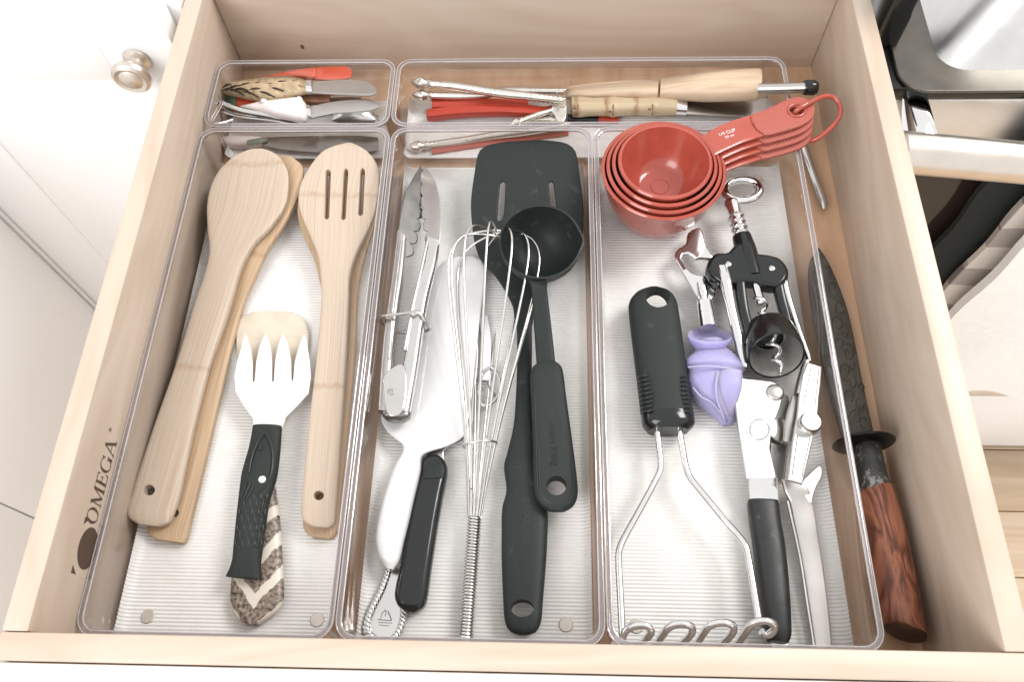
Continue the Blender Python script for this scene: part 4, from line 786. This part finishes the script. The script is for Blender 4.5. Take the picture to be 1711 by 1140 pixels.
for px_ in (965.5, 1024.5, 1090.5):
    obj('node_ring', tube([P(px_+1.2*math.cos(k/12*math.pi), 178.5+14.6*math.sin((k/12-.5)*math.pi), .0168+.0066*math.cos((k/12-.5)*math.pi)) for k in range(13)], .0005, 6), M['brown'], bk)
obj('ferrule', loft([(1130, 189, 1130, 167, .017, .011), (1147, 190, 1147, 167.5, .017, .010)], 24, 8, 2.4), M['chrome'], bk)
obj('blade', loft([(1146, 190, 1146, 169, .017, .002), (1180, 192, 1180, 169, .017, .002), (1230, 195, 1230, 168, .0175, .002), (1262, 195, 1262, 164, .018, .002), (1280, 189, 1280, 163.5, .018, .002), (1290, 178, 1290, 169, .018, .0015)], 16, 50, 5), M['satin'], bk)
def arm(name, pts, r, parent, m_='silver'):
    ws = [P(*p) for p in pts]; obj(name, tube(ws, [r*.9, r*1.05, r, r*1.08, r*.95, r*.85], 12, 40), M[m_], parent)
    a, d = ws[0], (ws[0]-ws[1]).normalized()
    obj('finial', lathe([(.001, -.001), (r*1.25, 0), (r*.8, r*.9), (r*1.45, r*2.0), (r*1.25, r*3.2), (r*.5, r*4.4), (.0002, r*4.8)], a, d, 16), M[m_], parent)
    for t in (.3, .55, .6, .65): 
        i = ws[0].lerp(ws[-1], t); 
    vs = []
    for q in range(34):
        t = q/33; k_ = min(len(ws)-2, int(t*(len(ws)-1))); u_ = t*(len(ws)-1)-k_
        vs.append(ball(ws[k_].lerp(ws[k_+1], u_)+Vector((0, -.0006, r*.72)), r*.42, 1.3, .8, .6, 8, 5))
    obj('ornament', join(*vs), M[m_], parent)
    return ws
nk = thing('nutcracker', 'tarnished silver nutcracker with ornate arms crossing, topmost', 'nutcracker', ctr(840, 155, .01), 'silver nutcrackers')
arm('arm', [(720, 140, .030), (765, 144, .030), (827, 154, .030), (880, 160, .030), (941, 167, .029)], .0036, nk)
arm('arm', [(720, 159, .022), (760, 160, .022), (800, 159, .022), (844, 152, .022), (900, 152, .022), (942, 152, .022)], .0034, nk)
for (x, y) in ((829, 154.3), (835, 155.2), (823, 153.4)):
    c = P(x, y, .030); d = (P(835, 155, .03)-P(823, 153.3, .03)).normalized(); e = d.cross(Vector((0, 0, 1)))
    obj('arm_band', tube([c+e*math.cos(t)*.0033+Vector((0, 0, 1))*math.sin(t)*.0033 for t in [2*math.pi*j/16 for j in range(16)]], .0006, 6, None, True), M['silver'], nk)
teeth = [ball(P(850+q*7.3, 161.5+q*1.0, .027), .0011, u=8, v=5) for q in range(11)]
obj('teeth', join(*teeth), M['dark_steel'], nk)
obj('hinge', sheet([(925, 160), (940, 158), (947, 166), (948, 180), (946, 196), (941, 203), (932, 202), (926, 190), (919, 182), (927, 172)], .026, .003, .001), M['silver'], nk)
obj('hinge_pin', ball(P(932, 164, .033), .0016, 1, 1, .6, 12, 6), M['steel'], nk); obj('hinge_pin', ball(P(931, 152.5, .025), .0016, 1, 1, .6, 12, 6), M['steel'], nk)
nk2 = thing('nutcracker', 'silver nutcracker lying low against the front wall of the long bin', 'nutcracker', ctr(800, 225, .006), 'silver nutcrackers')
arm('arm', [(714, 243, .0098), (770, 236, .0098), (830, 226, .011), (900, 217, .013), (950, 208, .015)], .0036, nk2)
arm('arm', [(873, 201, .024), (895, 193, .024), (922, 184, .024)], .0024, nk2)
obj('hinge', loft([(886, 203, 888, 197, .019, .004), (915, 203, 913, 194, .019, .004), (942, 203, 941, 192, .019, .004)], 14, 16, 4), M['silver'], nk2)
rk = thing('red_cracker', 'red handled seafood cracker under the silver nutcrackers', 'nutcracker', ctr(800, 190, .006))
obj('arm', loft([(722, 182, 722, 168, .016, .006), (760, 180, 760, 167, .017, .006), (810, 177, 810, 167, .018, .006), (883, 178, 883, 170, .019, .006)], 16, 40, 6), M['red_gloss'], rk)
obj('arm', loft([(713, 198, 714, 186, .015, .007), (718, 199, 719, 186, .015, .008), (760, 194, 760, 180, .016, .008), (800, 192, 800, 176, .017, .008), (844, 191, 844, 175, .018, .008), (880, 193, 880, 178, .019, .008), (908, 194, 910, 181, .019, .007), (921, 186, 923, 178, .019, .006)], 16, 60, 6), M['red_gloss'], rk)
obj('lower_bar', loft([(722, 258, 722, 248, .0075, .003), (800, 246, 800, 236, .0075, .003), (950, 226, 950, 216, .0075, .003)], 12, 20, 5), M['red_gloss'], rk)
bh = thing('utensil_handle', 'black and red handle lying under the bamboo cane knife', 'kitchen tool', ctr(1000, 197, .006))
obj('black_part', loft([(948, 204, 948, 192, .009, .006), (1000, 205, 1000, 193, .009, .006)], 14, 10, 3), M['black_gloss'], bh)
obj('red_part', loft([(1000, 205, 1000, 193, .009, .006), (1033, 205, 1033, 193, .009, .005)], 14, 10, 3), M['red_gloss'], bh)

# ================================================================== SMALL BACK BIN
og = thing('spreader', 'orange red plastic spreader at the back of the small bin', 'spreader', ctr(520, 122, .01), 'little spreaders in the small bin')
obj('blade', loft([(528, 133, 528, 113, .022, .003), (545, 134, 545, 112, .022, .003), (575, 133, 575, 111, .023, .003), (585, 130, 585, 114, .023, .003), (588, 125, 588, 119, .023, .002)], 16, 30, 4), M['orange'], og)
obj('handle', loft([(437, 135, 437, 130, .018, .004), (460, 133, 460, 126, .019, .006), (490, 130, 490, 120, .021, .007), (515, 131, 515, 116, .022, .007), (529, 132, 529, 114, .022, .006)], 16, 30, 3), M['orange'], og)
wh = thing('spreader', 'spreader with carved wheat ear handle and bright steel blade', 'spreader', ctr(490, 150, .01), 'little spreaders in the small bin')
obj('handle', loft([(364, 151, 365, 146, .029, .004), (375, 156, 377, 141, .030, .009), (395, 160, 395, 138, .030, .011), (420, 165, 420, 134, .030, .013), (448, 168, 445, 131, .030, .014), (476, 163, 474, 130, .030, .013), (496, 158, 496, 131, .030, .011), (514, 155, 514, 136, .029, .009)], 22, 60, 2.2), M['wheat'], wh)
lv = []
for (x, y, ln, a) in ((383, 150, 12, .1), (404, 150, 14, -.1), (428, 150, 16, .1), (462, 150, 16, -.2), (470, 138, 14, .3), (380, 143, 10, .5), (390, 146, 15, .5), (410, 142, 17, .45), (432, 140, 18, .4), (398, 155, 14, -.5), (420, 158, 17, -.5), (446, 158, 19, -.45), (452, 142, 16, .35)):
    dx, dy = math.cos(a)*ln, -math.sin(a)*ln*.7; z0 = .0362
    lv.append(tube([P(x-dx, y-dy, z0-.0018), P(x-dx*.2, y-dy*.2-2.5, z0), P(x+dx*.8, y+dy*.8, z0-.0006)], [.0004, .0010, .0006], 6, 10))
obj('carving', join(*lv), M['ink'], wh)
obj('pearl', ball(P(361, 149, .030), .0026), M['pink_white'], wh)
obj('ferrule', loft([(513, 156, 513, 135.5, .029, .0095), (522, 156, 522, 135, .029, .0085)], 20, 6, 2.4), M['chrome'], wh)
obj('blade', loft([(521, 156, 521, 137, .029, .0018), (560, 158, 560, 134, .029, .0018), (600, 160, 600, 134, .029, .0018), (619, 160, 617, 138, .029, .0018), (629, 156, 628, 145, .029, .0012)], 16, 40, 5), M['satin'], wh)
pgk = thing('spreader', 'spreader with pinkish white porcelain animal handle', 'spreader', ctr(500, 185, .01), 'little spreaders in the small bin')
obj('handle', loft([(402, 183, 404, 177, .024, .004), (415, 186, 418, 176, .026, .008), (435, 190, 436, 172, .027, .011), (455, 194, 456, 170, .028, .014), (480, 198, 480, 167, .028, .015), (497, 201, 497, 165, .028, .015), (509, 202, 508, 170, .028, .014), (514, 198, 513, 176, .028, .010)], 22, 50, 2.1), M['pink_white'], pgk)
obj('ear', ball(P(441, 170, .033), .0032, 1, .8, 1), M['pink_white'], pgk); obj('ear', ball(P(500, 166, .033), .003, 1, .8, 1), M['pink_white'], pgk)
obj('ferrule', loft([(513, 196, 512, 176, .027, .009), (521, 198, 520, 177, .026, .008)], 18, 6, 2.4), M['chrome'], pgk)
obj('blade', loft([(520, 198, 519, 178, .026, .0018), (560, 190, 558, 170, .026, .0018), (600, 187, 597, 166, .026, .0018), (622, 184, 619, 167, .026, .0018), (632, 180, 630, 172, .026, .0012)], 16, 40, 5), M['satin'], pgk)
gr_ = thing('spreader', 'spreader handle in mottled green and red between wheat and animal handles', 'spreader', ctr(410, 170, .01), 'little spreaders in the small bin')
obj('green_part', loft([(374, 165, 374, 156, .019, .006), (386, 176, 386, 156, .020, .010), (397, 181, 398, 160, .020, .010)], 16, 16, 3), M['green'], gr_)
obj('red_part', loft([(398, 182, 399, 161, .020, .010), (415, 185, 416, 163, .020, .010), (440, 184, 440, 165, .019, .009)], 16, 16, 3), M['orange'], gr_)
bw = thing('spreader', 'small brown handled spreader half hidden between the two steel blades', 'spreader', ctr(530, 165, .01), 'little spreaders in the small bin')
obj('handle', loft([(505, 172, 505, 160, .020, .006), (530, 174, 530, 160, .020, .007), (552, 172, 552, 161, .020, .006)], 16, 14, 3), M['brown'], bw)
obj('blade', loft([(552, 171, 552, 161, .020, .0018), (585, 168, 585, 160, .020, .0018), (604, 167, 604, 162, .020, .0015)], 12, 14, 4), M['steel'], bw)
tw = thing('pickle_tongs', 'bent steel strip tongs with curled ring end in the small bin', 'tongs', ctr(420, 190, .01))
obj('strip', tube([P(*p) for p in [(357, 150, .034), (363, 163, .034), (378, 174, .033), (405, 183, .031), (450, 191, .028), (505, 202, .024)]], .0022, 10, 50, flat=.35), M['steel'], tw)
obj('strip', tube([P(*p) for p in [(362, 172, .026), (374, 184, .026), (400, 192, .025), (450, 198, .023), (500, 206, .020)]], .0024, 10, 50, flat=.35), M['steel'], tw)
obj('ring_end', tube([P(*p) for p in [(364, 172, .034), (346, 173, .036), (333, 181, .037), (329, 191, .037), (336, 201, .036), (352, 206, .034), (372, 205, .031), (388, 200, .028)]], .0014, 10, 60), M['steel'], tw)
tag(obj('small_spoon', loft([r+(.022, .0012, .004) for r in [(553, 200, 553, 196), (562, 204, 560, 190), (585, 208, 585, 184), (610, 208, 610, 186), (627, 204, 626, 192), (634, 200, 633, 197)]], 22, 50, 4), M['steel'], None, ctr(590, 196, .006)), 'small bright spoon bowl against the front wall of the small bin', 'spoon')
sv = thing('serving_knife', 'dark steel serving blade with pink and green handle on the small bin floor', 'knife', ctr(500, 240, .006))
obj('handle', loft([(362, 239, 363, 232, .011, .005), (380, 245, 380, 229, .011, .008), (415, 246, 415, 229, .011, .009), (438, 243, 438, 230, .011, .007)], 18, 30, 2.3), M['pink_white'], sv)
obj('inlay', loft([(412, 241, 414, 234, .0148, .002), (430, 240, 430, 231, .0148, .002), (446, 236, 446, 230, .013, .002)], 12, 14, 2.4), M['green'], sv)
obj('blade', loft([(436, 242, 436, 231, .011, .002), (470, 250, 470, 229, .0105, .002), (540, 256, 540, 227, .010, .002), (600, 256, 600, 227, .010, .002), (632, 252, 632, 230, .010, .002)], 16, 40, 5), M['dark_steel'], sv)

# ================================================================== KITCHEN AROUND IT
yc = .452
fl = obj('floor', box((-2.2, -1.6, -.885), (2.6, .62, -.872), 0), M['floor_oak']); fl['kind'] = 'structure'
proto = None
for i in range(9):
    for j in range(3):
        x0 = -.55+j*.9+(.41 if i % 2 else 0); y = -.45+i*.112
        if proto is None: proto = obj('plank', box((x0, y, -.872), (x0+.898, y+.110, -.866), .001, 1), M['floor_oak'], fl); base = (x0, y)
        else:
            c = proto.copy(); COL.objects.link(c); c.parent = fl; c.location = (x0-base[0], y-base[1], 0)
cb = thing('white_cabinet', 'white painted cabinet front with a nickel knob left of the drawer', 'cabinet', (-.6, .5, -.85))
fx = PY(268, 35, yc)
xr, zt_ = fx.x, fx.z
gx = PY(0, 350, yc).x; gx2 = PY(0, 840, yc).x
obj('frame', box((-2.0, yc+.0215, -.76), (-.272, yc+.045, .30), .001), M['white_paint'], cb)
def shaker(x0, x1, z0, z1, nm):
    d = obj(nm, join(box((x0, yc, z0), (x0+.062, yc+.02, z1), .0012), box((x1-.062, yc, z0), (x1, yc+.02, z1), .0012), box((x0+.0621, yc+.0003, z1-.062), (x1-.0621, yc+.02, z1), .0012), box((x0+.0621, yc+.0003, z0), (x1-.0621, yc+.02, z0+.062), .0012), box((x0+.06, yc+.0022, z0+.06), (x1-.06, yc+.018, z1-.06), 0)), M['white_paint'], cb)
    return d
d1 = shaker(gx+.002, xr, -.72, zt_, 'door'); shaker(gx2+.002, gx-.002, -.72, zt_, 'door'); shaker(gx2-.42, gx2-.002, -.72, zt_, 'door')
kc = PY(229, 100, yc-.001)
kp = [(.0005, -.0005), (.0105, -.0005), (.0115, .001), (.0105, .003), (.0065, .005), (.0055, .009), (.0065, .013), (.0135, .0155), (.0158, .019), (.0150, .0225), (.0125, .0245), (.0110, .0240), (.0095, .0236), (.0078, .0248), (.004, .0262), (.0005, .0265)]
ko = obj('knob', lathe(kp, (kc.x, yc, kc.z), (0, -1, 0), 40), M['knob'], d1)
cb2 = thing('white_cabinet', 'white cabinet run along the left edge, seen below the knobbed door', 'cabinet', (-.85, -.2, -.87))
xs = -.567
obj('carcass', box((-1.2, -1.5, -.872), (xs-.021, yc-.004, .10), .001), M['white_paint'], cb2)
g1 = PX(0, 840, xs).y
for a_, b__ in ((g1+.0009, yc-.004), (g1-.45, g1-.0009), (g1-.95, g1-.4518)):
    obj('door', box((xs-.0205, a_, -.80), (xs, b__, .09), .0015), M['white_paint'], cb2)
# range
yo = .425
rn = thing('range', 'stainless range with black glass oven door right of the drawer', 'range', (.8, .6, -.86))
e0 = PY(1494, 168, yo); rx0 = e0.x
zd1 = PY(1600, 166, yo).z; zdb = PY(1690, 662, yo).z; zb1 = PY(1690, 742, yo).z
obj('cooktop', box((rx0-.012, yo-.004, zd1+.004), (1.1, .78, zd1+.018), .003), M['cooktop'], rn)
od = obj('oven_door', join(box((rx0, yo, zd1-.085), (1.1, yo+.03, zd1), .004), box((rx0, yo, zdb-.004), (1.1, yo+.03, zdb+.02), .003), box((rx0, yo+.0004, zdb+.021), (rx0+.03, yo+.03, zd1-.086), .002)), M['door_steel'], rn)
obj('glass', box((rx0+.001, yo+.0015, zdb+.0205), (1.1, yo+.028, zd1-.0855), .002), M['oven_glass'], od)
h0_, h1_ = PY(1500, 254, yo-.055), PY(1711, 272, yo-.055)
dv = (h1_-h0_); h1e = h0_+dv*5
obj('handle', lathe([(.0005, -.002), (.015, -.002), (.0165, 0), (.0165, .6)], h0_, dv, 32), M['knob'], od)
obj('handle_bracket', box((h0_.x+.012, yo-.050, h0_.z-.010), (h0_.x+.030, yo+.001, h0_.z+.010), .004), M['chrome'], od)
obj('bottom_drawer', box((rx0, yo+.003, zb1-.02), (1.1, yo+.03, zdb-.008), .003), M['white_paint'], rn)
obj('body', box((rx0-.004, yo+.032, -.86), (1.1, .78, zd1+.003), .002), M['cooktop'], rn)
obj('side_trim', box((rx0-.02, .462, zd1+.0185), (rx0+.002, .50, zd1+.17), .004), M['cooktop'], rn)
# raised stainless cover on the cooktop
zc_ = zd1+.022
cv = thing('steel_cover', 'stainless steel cover with wide flange and raised centre at top right', 'pan cover', (rx0+.2, .6, zd1+.018))
q0 = P(1511, 135, zc_); q1 = P(1535, 152.5, zc_); ql = P(1491, 70, zc_)
fxl = q0.x-.004; fyf = q1.y
obj('flange', sheet(rrect(fxl, fyf, 1.1, fyf+.5, .022, 8), zc_, .003, .0012, world=True), M['flange_dark_reflection'], cv)
i0 = P(1571, 88, zc_); i1 = P(1600, 117, zc_); ix, iy = i0.x-.004, i1.y; up_h = .055; vs, fs = [], []
rings = []
for f, z, r in ((0, zc_-.0002, .022), (.006, zc_+.006, .024), (.030, zc_+up_h*.75, .03), (.036, zc_+up_h*.93, .034), (.046, zc_+up_h, .036)):
    rings.append([(x, y, z) for x, y in rrect(ix+f, iy+f*.8, 1.05, iy+.42, r, 8)])
n = len(rings[0]); vs = sum(rings, [])
for i in range(len(rings)-1):
    for j in range(n): fs.append((i*n+j, i*n+(j+1) % n, (i+1)*n+(j+1) % n, (i+1)*n+j))
fs.append(tuple((len(rings)-1)*n+j for j in range(n)))
obj('raised_centre', mesh_from(vs, fs, None, 40), M['brushed'], cv)
# towels over the oven handle
def towel(name, label, m_, xl, wdt, y, ztop, zbot, thick=.006, amp=.006, fr=40, slant=0.0):
    vs, fs = [], []; nx, nz = 40, 26
    for s in (0, 1):
        for k in range(nz+1):
            z = ztop+(zbot-ztop)*k/nz
            for i in range(nx+1):
                t = i/nx; yy = y+amp*math.sin(t*wdt*fr+k*.11)*(.3+.7*k/nz)-(thick if s == 0 else 0)
                vs.append((xl+t*wdt+slant*k/nz+.002*math.sin(k*.8), yy, z+(.006*math.sin(t*9) if k == nz else 0)))
    o = (nx+1)*(nz+1)
    def idx(s, k, i): return s*o+k*(nx+1)+i
    for k in range(nz):
        for i in range(nx):
            fs.append((idx(0, k, i), idx(0, k, i+1), idx(0, k+1, i+1), idx(0, k+1, i))); fs.append((idx(1, k, i), idx(1, k+1, i), idx(1, k+1, i+1), idx(1, k, i+1)))
    for k in range(nz):
        for i in (0, nx): fs.append((idx(0, k, i), idx(0, k+1, i), idx(1, k+1, i), idx(1, k, i)))
    for i in range(nx):
        for k in (0, nz): fs.append((idx(0, k, i), idx(0, k, i+1), idx(1, k, i+1), idx(1, k, i)))
    # fold over the handle
    me = mesh_from(vs, fs, None, None); bm = bmesh.new(); bm.from_mesh(me); bmesh.ops.recalc_face_normals(bm, faces=bm.faces); bm.to_mesh(me); bm.free(); smooth(me, 60)
    return tag(obj(name, me, M[m_], None, (xl, y, zbot)), label, 'towel', 'towels hung on the oven door')
hzc = h0_.z
towel('towel', 'black towel hanging against the oven glass', 'black_towel', PY(1634, 320, .408).x, .30, .408, hzc-.012, PY(1700, 560, .408).z)
towel('towel', 'grey and beige checked towel hanging between black and white towels', 'plaid', PY(1700, 345, .392).x, .30, .392, hzc-.012, PY(1700, 600, .392).z)
towel('towel', 'white towel hanging in front of the checked towel', 'white_towel', PY(1700, 412, .372).x, .34, .372, hzc-.012, PY(1680, 650, .372).z, .010, .008)
